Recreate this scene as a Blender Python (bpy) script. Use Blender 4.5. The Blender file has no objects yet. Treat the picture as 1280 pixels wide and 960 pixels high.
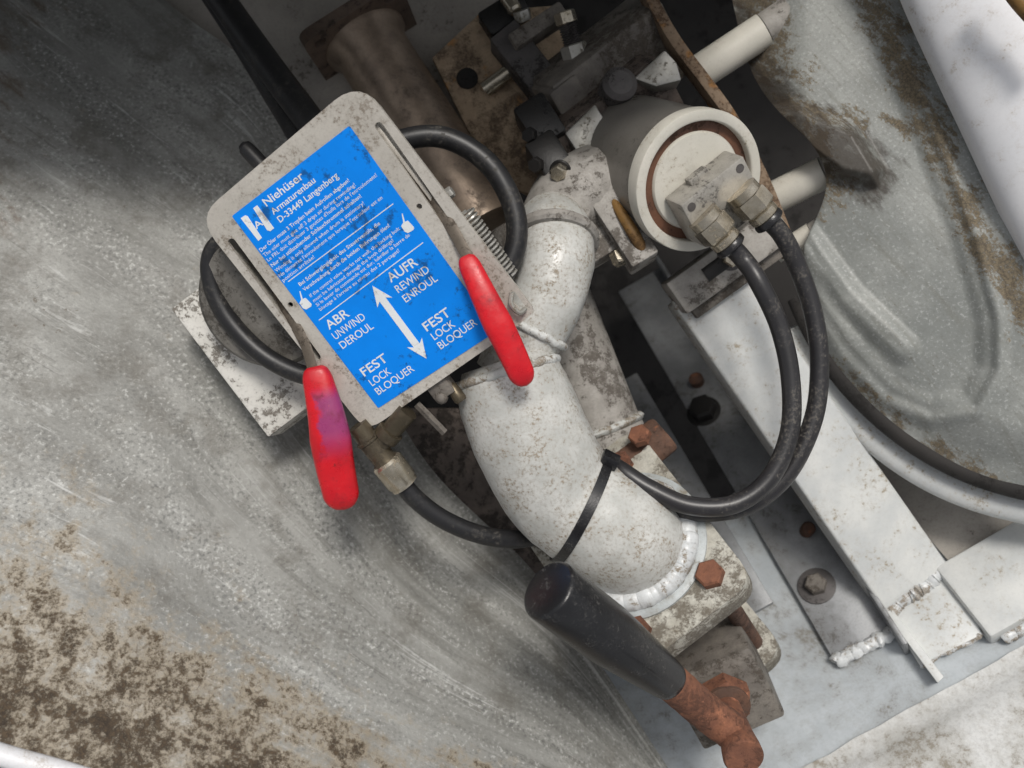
import bpy, bmesh, math, random
import numpy as np
from mathutils import Vector as V, Matrix
from mathutils.geometry import tessellate_polygon
from mathutils import noise as mnoise

# ------------------------------------------------------------------ camera, sky, sun, exposure
U = 0.00045          # metres per modelling unit (about 0.45 mm)
D = 1230.0           # camera distance from the control plate, in modelling units
sc = bpy.context.scene
col = sc.collection
cam_d = bpy.data.cameras.new('camera')
cam = bpy.data.objects.new('camera', cam_d)
col.objects.link(cam)
cam.location = (0, 0, D * U)
cam_d.sensor_width = 36.0
cam_d.lens = 36.0 * D / 1280.0
cam_d.clip_start = 0.01
cam_d.clip_end = 100.0
cam_d.dof.use_dof = True
cam_d.dof.focus_distance = (D + 60) * U
cam_d.dof.aperture_fstop = 8.0
sc.camera = cam

world = bpy.data.worlds.new('World')
sc.world = world
world.use_nodes = True
SUN_EL, SUN_AZ = math.radians(62), math.radians(10)     # azimuth clockwise from +Y
wn = world.node_tree
sky = wn.nodes.new('ShaderNodeTexSky')
sky.sky_type = 'NISHITA'
sky.sun_disc = False
sky.sun_elevation = SUN_EL
sky.sun_rotation = SUN_AZ
sky.air_density = 1.0
sky.dust_density = 4.0
sky.ozone_density = 0.6
bg = wn.nodes['Background']
bg.inputs['Strength'].default_value = 0.088
hs = wn.nodes.new('ShaderNodeHueSaturation')          # thin even cloud: less blue than a clear sky
hs.inputs['Saturation'].default_value = 0.2
wn.links.new(sky.outputs['Color'], hs.inputs['Color'])
wn.links.new(hs.outputs['Color'], bg.inputs['Color'])

sun_d = bpy.data.lights.new('sun', 'SUN')
sun_d.energy = 1.5
sun_d.angle = math.radians(13)
sun_d.color = (1.0, 0.95, 0.88)
sun = bpy.data.objects.new('sun', sun_d)
col.objects.link(sun)
sdir = V((math.sin(SUN_AZ) * math.cos(SUN_EL), math.cos(SUN_AZ) * math.cos(SUN_EL), math.sin(SUN_EL)))
sun.rotation_euler = sdir.to_track_quat('Z', 'Y').to_euler()
sun.location = sdir * 3

sc.view_settings.view_transform = 'Standard'
sc.view_settings.look = 'None'
sc.view_settings.gamma = 1.0
sc.view_settings.exposure = 0.36
sc.view_settings.use_curve_mapping = False

# ------------------------------------------------------------------ helpers
rnd = random.Random(7)

def W(px, py, z):
    """point of the place seen at photo position px,py when it lies z units in front of the plate's depth"""
    k = 1.0 - z / D
    return V(((px - 640.0) * k, (480.0 - py) * k, z))

def n_(v):
    return V(v).normalized()

def ortho(a, hint):
    a = n_(a)
    b = n_(V(hint) - a * a.dot(V(hint)))
    return a, b, a.cross(b)

def smooth_path(pts, sub=8):
    pts = [V(p) for p in pts]
    if len(pts) < 3:
        return pts
    P = [pts[0] * 2 - pts[1]] + pts + [pts[-1] * 2 - pts[-2]]
    out = []
    for i in range(1, len(P) - 2):
        for j in range(sub):
            t = j / sub
            a, b, c, d = P[i - 1], P[i], P[i + 1], P[i + 2]
            out.append(0.5 * ((2 * b) + (c - a) * t + (2 * a - 5 * b + 4 * c - d) * t * t + (3 * b - a - 3 * c + d) * t ** 3))
    out.append(pts[-1])
    return out

def interp(lst, t):
    if not isinstance(lst, (list, tuple)):
        return lst
    x = t * (len(lst) - 1)
    i = min(int(x), len(lst) - 2)
    f = x - i
    return lst[i] * (1 - f) + lst[i + 1] * f

class B:
    def __init__(s):
        s.v, s.f, s.uv = [], [], {}
    def add(s, vs, fs):
        o = len(s.v)
        s.v += [V(p) for p in vs]
        s.f += [tuple(i + o for i in f) for f in fs]
        return s
    def tube(s, pts, r, seg=16, sub=8, caps=True, flat=1.0, up=None, rough=0.0, cap_r=0.0):
        P = smooth_path(pts, sub)
        n = len(P)
        T = [(P[min(i + 1, n - 1)] - P[max(i - 1, 0)]).normalized() for i in range(n)]
        up = V(up) if up is not None else (V((0, 0, 1)) if abs(T[0].z) < 0.9 else V((0, 1, 0)))
        a = n_(up - T[0] * T[0].dot(up))
        vs, fs = [], []
        for i in range(n):
            a = n_(a - T[i] * T[i].dot(a))
            b = T[i].cross(a)
            rr = r(i / (n - 1)) if callable(r) else interp(r, i / (n - 1))
            for k in range(seg):
                w = 2 * math.pi * k / seg
                q = rr
                if rough:
                    q += rough * (mnoise.noise(P[i] * 0.09 + V((math.cos(w), math.sin(w), 0)) * 1.7))
                vs.append(P[i] + a * (math.cos(w) * q * flat) + b * (math.sin(w) * q))
        for i in range(n - 1):
            for k in range(seg):
                k2 = (k + 1) % seg
                fs.append((i * seg + k, i * seg + k2, (i + 1) * seg + k2, (i + 1) * seg + k))
        if caps:
            fs.append(tuple(range(seg))[::-1])
            fs.append(tuple((n - 1) * seg + k for k in range(seg)))
        return s.add(vs, fs)
    def lathe(s, o, axis, prof, seg=32, phase=0.0, hint=(0.3, 0.9, 0.2), caps=True):
        """prof: (distance along axis, radius)"""
        o = V(o)
        ax, a, b = ortho(axis, hint)
        vs, fs = [], []
        for t, r in prof:
            for k in range(seg):
                w = 2 * math.pi * k / seg + phase
                vs.append(o + ax * t + a * (r * math.cos(w)) + b * (r * math.sin(w)))
        for i in range(len(prof) - 1):
            for k in range(seg):
                k2 = (k + 1) % seg
                fs.append((i * seg + k, i * seg + k2, (i + 1) * seg + k2, (i + 1) * seg + k))
        if caps:
            fs.append(tuple(range(seg))[::-1])
            fs.append(tuple((len(prof) - 1) * seg + k for k in range(seg)))
        return s.add(vs, fs)
    def ring(s, o, axis, R, sect, seg=48, hint=(0.3, 0.9, 0.2), a0=0.0, a1=2 * math.pi, wob=0.0):
        """closed section [(along axis, radial offset)] swept round an axis"""
        o = V(o)
        ax, a, b = ortho(axis, hint)
        m = len(sect)
        vs, fs = [], []
        for k in range(seg):
            w = a0 + (a1 - a0) * k / seg
            d = a * math.cos(w) + b * math.sin(w)
            for t, r in sect:
                vs.append(o + ax * t + d * (R + r + (wob * mnoise.noise(d * 3.0) if wob else 0)))
        for k in range(seg):
            k2 = (k + 1) % seg
            for j in range(m):
                j2 = (j + 1) % m
                fs.append((k * m + j, k * m + j2, k2 * m + j2, k2 * m + j))
        return s.add(vs, fs)
    def box(s, o, ax, ay, az, hx, hy, hz):
        o, ax, ay, az = V(o), n_(ax) * hx, n_(ay) * hy, n_(az) * hz
        vs = [o + ax * i + ay * j + az * k for i in (-1, 1) for j in (-1, 1) for k in (-1, 1)]
        fs = [(0, 1, 3, 2), (4, 6, 7, 5), (0, 4, 5, 1), (2, 3, 7, 6), (0, 2, 6, 4), (1, 5, 7, 3)]
        return s.add(vs, fs)
    def prism(s, fr, poly, h0, h1, holes=()):
        """fr(x, y, h) -> point; outline with holes, extruded from h0 to h1"""
        loops = [list(poly)] + [list(h) for h in holes]
        flat = [p for l in loops for p in l]
        tris = tessellate_polygon([[V((x, y, 0)) for x, y in l] for l in loops])
        n = len(flat)
        vs = [fr(x, y, h0) for x, y in flat] + [fr(x, y, h1) for x, y in flat]
        fs = []
        for t in tris:
            fs.append(tuple(t))
            fs.append(tuple(i + n for i in t)[::-1])
        o = 0
        for l in loops:
            m = len(l)
            for i in range(m):
                j = (i + 1) % m
                fs.append((o + i, o + j, o + j + n, o + i + n))
            o += m
        return s.add(vs, fs)
    def grid(s, fn, nu, nv, uvfn=None):
        o = len(s.v)
        for i in range(nu + 1):
            for j in range(nv + 1):
                s.v.append(fn(i / nu, j / nv))
                if uvfn:
                    s.uv[len(s.v) - 1] = uvfn(i / nu, j / nv)
        m = nv + 1
        for i in range(nu):
            for j in range(nv):
                s.f.append((o + i * m + j, o + (i + 1) * m + j, o + (i + 1) * m + j + 1, o + i * m + j + 1))
        return s
    def ball(s, o, r, seg=12, ax=(1, 1, 1)):
        o = V(o)
        prof = []
        vs, fs = [], []
        rings = seg // 2
        for i in range(rings + 1):
            th = math.pi * i / rings
            for k in range(seg):
                ph = 2 * math.pi * k / seg
                vs.append(o + V((math.sin(th) * math.cos(ph) * r * ax[0], math.sin(th) * math.sin(ph) * r * ax[1], math.cos(th) * r * ax[2])))
        for i in range(rings):
            for k in range(seg):
                k2 = (k + 1) % seg
                fs.append((i * seg + k, (i + 1) * seg + k, (i + 1) * seg + k2, i * seg + k2))
        return s.add(vs, fs)
    def build(s, name, mat, parent=None, bevel=0.0, seg=2, angle=35, lumpy=0.0, lscale=0.05, solid=0.0):
        base = V(parent['_b']) if parent is not None else V((0, 0, 0))
        if parent is None:
            base = sum(s.v, V((0, 0, 0))) / len(s.v)
        me = bpy.data.meshes.new(name)
        bm = bmesh.new()
        uvl = bm.verts.layers.float_vector.new('suv') if s.uv else None
        bv = []
        for i, p in enumerate(s.v):
            q = bm.verts.new((p - base) * U)
            if uvl is not None and i in s.uv:
                q[uvl] = V((s.uv[i][0], s.uv[i][1], s.uv[i][2] if len(s.uv[i]) > 2 else 0))
            bv.append(q)
        for f in s.f:
            try:
                bm.faces.new([bv[i] for i in f])
            except ValueError:
                pass
        bmesh.ops.remove_doubles(bm, verts=bm.verts, dist=1e-6)
        if not s.uv:
            bmesh.ops.recalc_face_normals(bm, faces=bm.faces)
        if bevel:
            es = [e for e in bm.edges if len(e.link_faces) == 2 and e.calc_face_angle(0) > math.radians(40)]
            bmesh.ops.bevel(bm, geom=es, offset=bevel * U, segments=seg, profile=0.5, affect='EDGES', clamp_overlap=True)
        if lumpy:
            for q in bm.verts:
                w = (q.co / U + base) * lscale
                q.co += q.normal * (lumpy * U * (mnoise.noise(w) + 0.5 * mnoise.noise(w * 2.3)))
        bm.to_mesh(me)
        bm.free()
        for p in me.polygons:
            p.use_smooth = True
        me.set_sharp_from_angle(angle=math.radians(angle))
        me.materials.append(mat)
        o = bpy.data.objects.new(name, me)
        col.objects.link(o)
        if parent is not None:
            o.parent = parent
            o['_b'] = tuple(base)
        else:
            o.location = base * U
            o['_b'] = tuple(base)
        return o

def tag(o, label, cat, group=None, kind=None):
    o['label'] = label
    if cat:
        o['category'] = cat
    if group:
        o['group'] = group
    if kind:
        o['kind'] = kind
    return o

def thing(name, label, cat, base, group=None):
    o = bpy.data.objects.new(name, None)
    o.empty_display_size = 0.01
    o.location = V(base) * U
    o['_b'] = tuple(base)
    col.objects.link(o)
    return tag(o, label, cat, group)

def structure(o):
    o['kind'] = 'structure'
    return o

# ------------------------------------------------------------------ materials
def srgb(r, g, b):
    f = lambda c: c / 12.92 if c <= 0.04045 else ((c + 0.055) / 1.055) ** 2.4
    return (f(r / 255), f(g / 255), f(b / 255), 1)

class M:
    """small node-building helper"""
    def __init__(s, name):
        s.m = bpy.data.materials.new(name)
        s.m.use_nodes = True
        s.t = s.m.node_tree
        s.b = s.t.nodes['Principled BSDF']
        g = s.t.nodes.new('ShaderNodeNewGeometry')
        c = s.t.nodes.new('ShaderNodeTexCoord')
        s.obj = c.outputs['Object']
    def n(s, typ, **kw):
        x = s.t.nodes.new(typ)
        for k, v in kw.items():
            setattr(x, k, v)
        return x
    def l(s, a, b):
        s.t.links.new(a, b)
    def noise(s, px, detail=4, rough=0.6, vec=None, dist=0.0, scale3=None):
        """noise with features about px modelling units across"""
        x = s.n('ShaderNodeTexNoise')
        x.inputs['Scale'].default_value = 1.0
        x.inputs['Detail'].default_value = detail
        x.inputs['Roughness'].default_value = rough
        x.inputs['Distortion'].default_value = dist
        mp = s.n('ShaderNodeMapping')
        k = 1.0 / (px * U) if vec is None else 1.0 / px
        mp.inputs['Scale'].default_value = scale3 if scale3 else (k, k, k)
        s.l(vec if vec is not None else s.obj, mp.inputs['Vector'])
        s.l(mp.outputs[0], x.inputs['Vector'])
        return x.outputs['Fac']
    def ramp(s, fac, a, b, va=0.0, vb=1.0):
        x = s.n('ShaderNodeMapRange')
        x.clamp = True
        x.interpolation_type = 'SMOOTHSTEP'
        s.l(fac, x.inputs['Value'])
        x.inputs['From Min'].default_value = a
        x.inputs['From Max'].default_value = b
        x.inputs['To Min'].default_value = va
        x.inputs['To Max'].default_value = vb
        return x.outputs['Result']
    def math(s, op, a, b):
        x = s.n('ShaderNodeMath', operation=op)
        for i, q in enumerate((a, b)):
            if isinstance(q, (int, float)):
                x.inputs[i].default_value = q
            else:
                s.l(q, x.inputs[i])
        return x.outputs[0]
    def mix(s, fac, a, b, blend='MIX'):
        x = s.n('ShaderNodeMix', data_type='RGBA', blend_type=blend)
        for idx, q in ((0, fac), (6, a), (7, b)):
            if isinstance(q, (int, float)):
                x.inputs[idx].default_value = q
            elif isinstance(q, tuple):
                x.inputs[idx].default_value = q
            else:
                s.l(q, x.inputs[idx])
        return x.outputs[2]
    def bump(s, h, strength=0.3, dist=1.0):
        x = s.n('ShaderNodeBump')
        x.inputs['Strength'].default_value = strength
        x.inputs['Distance'].default_value = dist * U
        s.l(h, x.inputs['Height'])
        s.l(x.outputs[0], s.b.inputs['Normal'])
    def out(s, colr, rough=0.5, metal=0.0, spec=0.5, coat=0.0):
        for k, q in (('Base Color', colr), ('Roughness', rough), ('Metallic', metal), ('Specular IOR Level', spec), ('Coat Weight', coat)):
            i = s.b.inputs[k]
            if isinstance(q, (int, float, tuple)):
                i.default_value = q
            else:
                s.l(q, i)
        return s.m

def dirty(name, base, base2, dirt, big=70, fine=4, fine_amt=0.35, dpx=14, damt=0.5, dsoft=0.08, rough=0.55, metal=0.0,
          bump=0.25, rust=None, rust_px=30, rust_amt=0.35, spec=0.5, brush=None, patch=0.12):
    """painted or bare metal with patchy tone, fine grain and dirt flecks"""
    m = M(name)
    c = m.mix(m.ramp(m.noise(big, 3), 0.3, 0.7), base, base2)
    fn = m.noise(fine, 3, 0.7)
    dark = tuple(x * 0.55 for x in base[:3]) + (1,)
    c = m.mix(m.ramp(fn, 0.42, 0.72, 0.0, fine_amt), c, dark)
    if brush:
        br = m.noise(1, 4, 0.7, scale3=tuple(1.0 / (b * U) for b in brush))
        c = m.mix(m.ramp(br, 0.35, 0.7, 0, 0.45), c, dark)
    dn = m.noise(dpx, 8, 0.68)
    lo = m.noise(dpx * 7, 2)
    dm = m.math('ADD', dn, m.ramp(lo, 0.3, 0.7, -patch, patch))
    thr = 0.78 - 0.42 * damt
    brk = m.noise(3.2, 4, 0.75)
    dm = m.math('ADD', dm, m.ramp(brk, 0.25, 0.75, -0.06, 0.10))
    mask = m.ramp(dm, thr - 0.01, thr + dsoft)
    pale = tuple(0.55 * d_ + 0.45 * b_ for d_, b_ in zip(dirt[:3], base[:3])) + (1,)
    c = m.mix(m.math('MULTIPLY', mask, 0.92), c, m.mix(m.ramp(m.noise(6, 4, 0.7), 0.42, 0.75), dirt, pale))
    halo = m.ramp(dm, thr - 0.14, thr, 0, 0.28)
    c = m.mix(halo, c, pale)
    r = m.ramp(mask, 0, 1, rough, 0.9)
    if rust:
        rn = m.noise(rust_px, 6, 0.65)
        t2 = 0.75 - 0.4 * rust_amt
        rmask = m.ramp(rn, t2, t2 + 0.12)
        c = m.mix(m.math('MULTIPLY', rmask, 0.85), c, rust)
    h = m.math('ADD', m.math('MULTIPLY', fn, 0.6), m.math('MULTIPLY', mask, 0.5))
    m.bump(h, bump, 1.6)
    met = m.ramp(mask, 0, 1, metal, 0.0) if metal else 0.0
    return m.out(c, r, met, spec)

BROWN = srgb(74, 60, 46)
DARKB = srgb(48, 42, 36)
RUST = srgb(128, 70, 42)

def wall_material():
    m = M('galvanised_sheet')
    a = m.n('ShaderNodeAttribute', attribute_name='suv')
    uv = a.outputs['Vector']
    sep = m.n('ShaderNodeSeparateXYZ')
    m.l(uv, sep.inputs[0])
    u, v = sep.outputs[0], sep.outputs[1]
    def an(pu, pv, d=4, r=0.6, dist=0.0):
        return m.noise(1, d, r, vec=uv, scale3=(1 / pu, 1 / pv, 1), dist=dist)
    c = m.mix(m.ramp(an(300, 120, 3), 0.3, 0.7), srgb(160, 160, 156), srgb(128, 128, 124))
    st = an(150, 34, 6, 0.7, 0.3)                      # streaks that run down the sheet
    c = m.mix(m.ramp(st, 0.45, 0.70, 0, 0.5), c, srgb(94, 93, 88))
    st2 = m.math('ADD', an(160, 9, 5, 0.65, 0.6), m.ramp(an(200, 130, 2), 0.35, 0.7, -0.1, 0.06))
    c = m.mix(m.ramp(st2, 0.58, 0.70, 0, 0.5), c, srgb(206, 207, 205))
    st3 = m.math('ADD', an(120, 5, 4, 0.6, 0.4), m.ramp(an(180, 110, 2), 0.35, 0.7, -0.12, 0.05))
    c = m.mix(m.ramp(st3, 0.60, 0.70, 0, 0.4), c, srgb(78, 76, 72))
    gr = m.noise(5.5, 2, 0.55)                             # crystalline grain
    gm = m.ramp(an(220, 60, 3), 0.35, 0.65, 0.2, 1.0)
    c = m.mix(m.math('MULTIPLY', gm, m.ramp(gr, 0.56, 0.70, 0, 0.6)), c, srgb(206, 207, 204))
    c = m.mix(m.math('MULTIPLY', gm, m.ramp(gr, 0.48, 0.32, 0, 0.6)), c, srgb(84, 85, 84))
    cl = m.noise(90, 6, 0.72)
    c = m.mix(m.ramp(cl, 0.48, 0.70, 0, 0.6), c, srgb(94, 90, 82))
    # grime that gathers along the lower lip and in the corner
    dn = m.noise(26, 8, 0.72)
    dn2 = an(120, 60, 3, 0.6)
    edge = m.ramp(v, 20, 370, 0.26, -0.2)
    dsum = m.math('ADD', m.math('ADD', dn, edge), m.ramp(dn2, 0.3, 0.7, -0.10, 0.10))
    film = m.ramp(dsum, 0.46, 0.74)
    c = m.mix(m.math('MULTIPLY', film, 0.8), c, srgb(150, 138, 118))
    brk = m.noise(6, 4, 0.7)
    spots = m.ramp(m.math('ADD', dsum, m.ramp(brk, 0.25, 0.75, -0.13, 0.13)), 0.60, 0.88)
    c = m.mix(m.math('MULTIPLY', spots, 0.95), c, m.mix(m.ramp(brk, 0.38, 0.72), srgb(40, 31, 23), srgb(80, 66, 50)))
    corner = m.math('ADD', an(60, 24, 7, 0.7), m.ramp(u, 60, 330, 0.12, -0.15))
    c = m.mix(m.ramp(corner, 0.54, 0.76, 0, 0.7), c, srgb(92, 72, 52))
    fl = m.math('ADD', m.noise(11, 6, 0.72), m.ramp(m.noise(140, 2), 0.4, 0.75, -0.08, 0.08))
    c = m.mix(m.ramp(fl, 0.66, 0.72, 0, 0.75), c, srgb(84, 74, 60))
    h = m.math('ADD', m.math('MULTIPLY', gr, 0.7), m.math('ADD', m.math('MULTIPLY', st, 0.8), m.math('MULTIPLY', spots, 0.6)))
    m.bump(h, 0.45, 2.2)
    return m.out(c, m.ramp(spots, 0, 1, 0.5, 0.9), 0.0, 0.45)

MAT = {}
MAT['wall'] = wall_material()
MAT['pipe'] = dirty('chalky_white_paint', srgb(202, 202, 198), srgb(178, 179, 175), srgb(128, 112, 88), big=60, fine=5, fine_amt=0.3,
                    dpx=5, damt=0.5, dsoft=0.16, rough=0.3, bump=0.35, patch=0.08)
MAT['flange'] = dirty('grimy_pale_flange', srgb(198, 196, 186), srgb(160, 155, 142), srgb(70, 58, 42), big=40, fine=4, fine_amt=0.5,
                      dpx=22, damt=0.78, dsoft=0.12, rough=0.7, bump=0.6, rust=srgb(140, 112, 62), rust_px=40, rust_amt=0.35)
MAT['weld'] = dirty('weld_bead', srgb(212, 215, 216), srgb(186, 190, 192), srgb(108, 90, 62), dpx=14, damt=0.56, rough=0.32, bump=0.25, fine_amt=0.2)
MAT['oldweld'] = dirty('painted_weld', srgb(214, 216, 214), srgb(186, 188, 184), srgb(110, 92, 66), dpx=9, damt=0.6, rough=0.5, bump=0.4)
MAT['cast'] = dirty('grey_casting', srgb(128, 122, 114), srgb(100, 95, 90), srgb(58, 50, 42), big=36, fine=3.5, fine_amt=0.5, dpx=16, damt=0.62,
                    dsoft=0.14, rough=0.62, bump=0.7)
MAT['cast_light'] = dirty('pale_casting', srgb(168, 164, 158), srgb(140, 136, 130), srgb(66, 58, 50), big=40, fine=4, fine_amt=0.4, dpx=18,
                          damt=0.5, rough=0.6, bump=0.5)
MAT['cast_dark'] = dirty('oily_dark_casting', srgb(112, 100, 91), srgb(84, 75, 69), srgb(24, 21, 19), big=40, fine=4, fine_amt=0.5, dpx=18,
                         damt=0.6, rough=0.6, bump=0.8)
MAT['black_iron'] = dirty('black_oily_steel', srgb(34, 32, 31), srgb(26, 25, 25), srgb(14, 13, 12), dpx=12, damt=0.4, rough=0.45, bump=0.4)
MAT['dark_steel'] = dirty('dark_grey_steel', srgb(92, 88, 87), srgb(74, 71, 70), srgb(30, 27, 25), dpx=26, damt=0.45, rough=0.55, bump=0.3)
MAT['rust'] = dirty('orange_rust', srgb(140, 92, 68), srgb(112, 74, 58), srgb(74, 50, 40), big=26, fine=3, fine_amt=0.55, dpx=9, damt=0.62,
                    dsoft=0.2, rough=0.85, bump=0.9, rust=srgb(168, 112, 84), rust_px=22, rust_amt=0.4)
MAT['rust_dark'] = dirty('brown_rust', srgb(104, 74, 58), srgb(88, 68, 58), srgb(48, 36, 30), big=26, fine=3, fine_amt=0.5, dpx=9, damt=0.6,
                         dsoft=0.2, rough=0.8, bump=0.8, rust=srgb(150, 92, 60), rust_px=24, rust_amt=0.4)
MAT['rubber'] = dirty('black_rubber', srgb(34, 34, 36), srgb(28, 28, 30), srgb(78, 75, 70), big=60, fine=3, fine_amt=0.25, dpx=5, damt=0.3,
                      dsoft=0.1, rough=0.42, bump=0.15)
MAT['hose'] = dirty('black_air_hose', srgb(44, 43, 45), srgb(38, 37, 39), srgb(98, 94, 88), big=90, fine=4, fine_amt=0.2, dpx=4, damt=0.3,
                    dsoft=0.08, rough=0.36, bump=0.12)
MAT['grip'] = dirty('black_moulded_plastic', srgb(34, 34, 36), srgb(28, 28, 30), srgb(88, 86, 83), big=50, fine=2.5, fine_amt=0.3, dpx=5, damt=0.2,
                    dsoft=0.16, rough=0.27, bump=0.3)
MAT['plate'] = dirty('dull_stainless_plate', srgb(206, 201, 192), srgb(186, 181, 172), srgb(98, 86, 72), big=110, fine=2.6, fine_amt=0.28, dpx=7,
                     damt=0.46, dsoft=0.14, rough=0.42, metal=0.2, bump=0.15)
MAT['blade'] = dirty('scratched_lever_steel', srgb(120, 110, 98), srgb(92, 84, 74), srgb(52, 44, 36), dpx=8, damt=0.5, rough=0.5, metal=0.3, bump=0.3)
MAT['brass'] = dirty('nickelled_brass', srgb(198, 190, 174), srgb(172, 162, 142), srgb(90, 74, 50), big=24, dpx=12, damt=0.34, rough=0.22, metal=0.8, bump=0.2)
MAT['bronze'] = dirty('dull_brass', srgb(112, 102, 84), srgb(88, 80, 66), srgb(40, 34, 26), big=24, dpx=12, damt=0.45, rough=0.38, metal=0.7, bump=0.2)
MAT['zinc'] = dirty('bright_zinc', srgb(186, 184, 178), srgb(160, 158, 150), srgb(90, 80, 60), dpx=10, damt=0.35, rough=0.35, metal=0.55, bump=0.2)
MAT['white'] = dirty('white_enamel', srgb(212, 208, 197), srgb(198, 195, 184), srgb(140, 126, 104), big=80, fine=3, fine_amt=0.12, dpx=8, damt=0.16,
                     rough=0.38, bump=0.1)
MAT['white_spots'] = dirty('spotted_white_paint', srgb(216, 214, 208), srgb(202, 200, 193), srgb(70, 60, 46), big=80, fine=3, fine_amt=0.12, dpx=9,
                           damt=0.44, dsoft=0.04, rough=0.5, bump=0.25)
MAT['beam'] = dirty('white_painted_strut', srgb(212, 213, 210), srgb(190, 193, 193), srgb(138, 124, 100), big=90, fine=5, fine_amt=0.16, dpx=9,
                    damt=0.25, dsoft=0.08, rough=0.42, bump=0.12)
MAT['floor'] = dirty('floor_galvanised', srgb(180, 186, 190), srgb(154, 160, 164), srgb(104, 97, 84), big=120, fine=6, fine_amt=0.22, dpx=26,
                     damt=0.5, dsoft=0.25, rough=0.5, bump=0.3)
MAT['ledge'] = dirty('chalky_ledge', srgb(212, 213, 212), srgb(186, 186, 182), srgb(124, 114, 96), big=110, fine=5, fine_amt=0.4, dpx=14, damt=0.6,
                     dsoft=0.2, rough=0.6, bump=0.4)
MAT['rail'] = dirty('grey_rail', srgb(150, 152, 154), srgb(124, 126, 128), srgb(74, 70, 64), big=70, fine=4, fine_amt=0.3, dpx=18, damt=0.5,
                    dsoft=0.2, rough=0.42, metal=0.2, bump=0.25)
MAT['back'] = dirty('dull_back_panel', srgb(176, 170, 162), srgb(152, 147, 140), srgb(66, 58, 50), big=120, dpx=16, damt=0.26, dsoft=0.1, rough=0.6, bump=0.15)
MAT['void'] = dirty('void_shade', srgb(50, 47, 45), srgb(38, 36, 35), srgb(20, 18, 17), big=120, dpx=40, damt=0.5, rough=0.8, bump=0.2)  # near-black colour stands in for the shade of deep gaps
MAT['bpipe'] = dirty('brown_steel_tube', srgb(168, 150, 132), srgb(138, 122, 108), srgb(66, 56, 48), big=60, dpx=30, damt=0.45, dsoft=0.3, rough=0.4, metal=0.5, bump=0.2)
MAT['rusty_plate'] = dirty('rusty_beige_plate', srgb(216, 192, 162), srgb(184, 160, 134), srgb(60, 46, 38), big=40, fine=4, fine_amt=0.4, dpx=30,
                           damt=0.66, dsoft=0.16, rough=0.8, bump=0.6, rust=srgb(204, 150, 92), rust_px=50, rust_amt=0.45)
MAT['bar'] = dirty('rust_speckled_bar', srgb(140, 120, 98), srgb(118, 98, 78), srgb(68, 48, 34), dpx=9, damt=0.6, rough=0.7, bump=0.5,
                   rust=srgb(150, 106, 56), rust_px=30, rust_amt=0.5)
def drum_material():
    m = M('galvanised_disc')
    a = m.n('ShaderNodeAttribute', attribute_name='suv')
    sep = m.n('ShaderNodeSeparateXYZ')
    m.l(a.outputs['Vector'], sep.inputs[0])
    e = sep.outputs[1]
    c = m.mix(m.ramp(m.noise(130, 4), 0.3, 0.7), srgb(156, 158, 154), srgb(128, 131, 128))
    mp = m.n('ShaderNodeMapping')
    mp.inputs['Rotation'].default_value = (0, 0, math.radians(52))
    m.l(m.obj, mp.inputs['Vector'])
    def an(pu, pv, d=5, r=0.65):
        return m.noise(1, d, r, vec=mp.outputs[0], scale3=(1 / (pu * U), 1 / (pv * U), 1 / (60 * U)))
    st = an(110, 8)
    c = m.mix(m.ramp(st, 0.48, 0.72, 0, 0.4), c, srgb(112, 111, 102))
    gr = m.noise(4.5, 3)
    c = m.mix(m.ramp(gr, 0.54, 0.72, 0, 0.4), c, srgb(200, 202, 200))
    c = m.mix(m.ramp(gr, 0.46, 0.30, 0, 0.35), c, srgb(110, 110, 104))
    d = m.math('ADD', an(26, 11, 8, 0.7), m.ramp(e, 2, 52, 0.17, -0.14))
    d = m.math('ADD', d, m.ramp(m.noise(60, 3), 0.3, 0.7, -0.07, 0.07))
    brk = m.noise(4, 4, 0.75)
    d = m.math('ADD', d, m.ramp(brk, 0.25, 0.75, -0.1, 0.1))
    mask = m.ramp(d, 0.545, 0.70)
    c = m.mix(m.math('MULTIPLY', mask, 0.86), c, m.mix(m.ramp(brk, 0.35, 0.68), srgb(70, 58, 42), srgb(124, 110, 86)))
    shade_dirt = m.math('ADD', m.ramp(sep.outputs[2], 0, 75, 0.32, -0.2), an(30, 14, 6, 0.7))  # dirt and painted shade that darken the left part of the disc
    c = m.mix(m.ramp(shade_dirt, 0.44, 0.78, 0, 0.86), c, srgb(58, 50, 42))
    fl = m.math('ADD', an(9, 4, 5, 0.7), m.ramp(m.noise(80, 2), 0.4, 0.7, -0.06, 0.06))
    c = m.mix(m.ramp(fl, 0.67, 0.73, 0, 0.7), c, srgb(92, 82, 64))
    m.bump(m.math('ADD', m.math('MULTIPLY', gr, 0.6), m.math('MULTIPLY', mask, 0.6)), 0.35, 1.8)
    return m.out(c, m.ramp(mask, 0, 1, 0.48, 0.9), 0.0, 0.45)
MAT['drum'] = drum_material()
MAT['cover'] = dirty('white_cover', srgb(226, 226, 228), srgb(216, 217, 220), srgb(170, 162, 152), big=160, fine=5, fine_amt=0.08, dpx=22, damt=0.22,
                     dsoft=0.12, rough=0.45, bump=0.08)
MAT['canister'] = dirty('satin_grey_canister', srgb(136, 132, 126), srgb(122, 118, 112), srgb(60, 54, 48), big=90, fine=3, fine_amt=0.14, dpx=12, damt=0.26,
                        rough=0.38, metal=0.25, bump=0.12)
MAT['groove'] = dirty('brown_sealant', srgb(112, 76, 56), srgb(92, 62, 48), srgb(50, 36, 28), dpx=10, damt=0.4, rough=0.6, bump=0.4)
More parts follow.
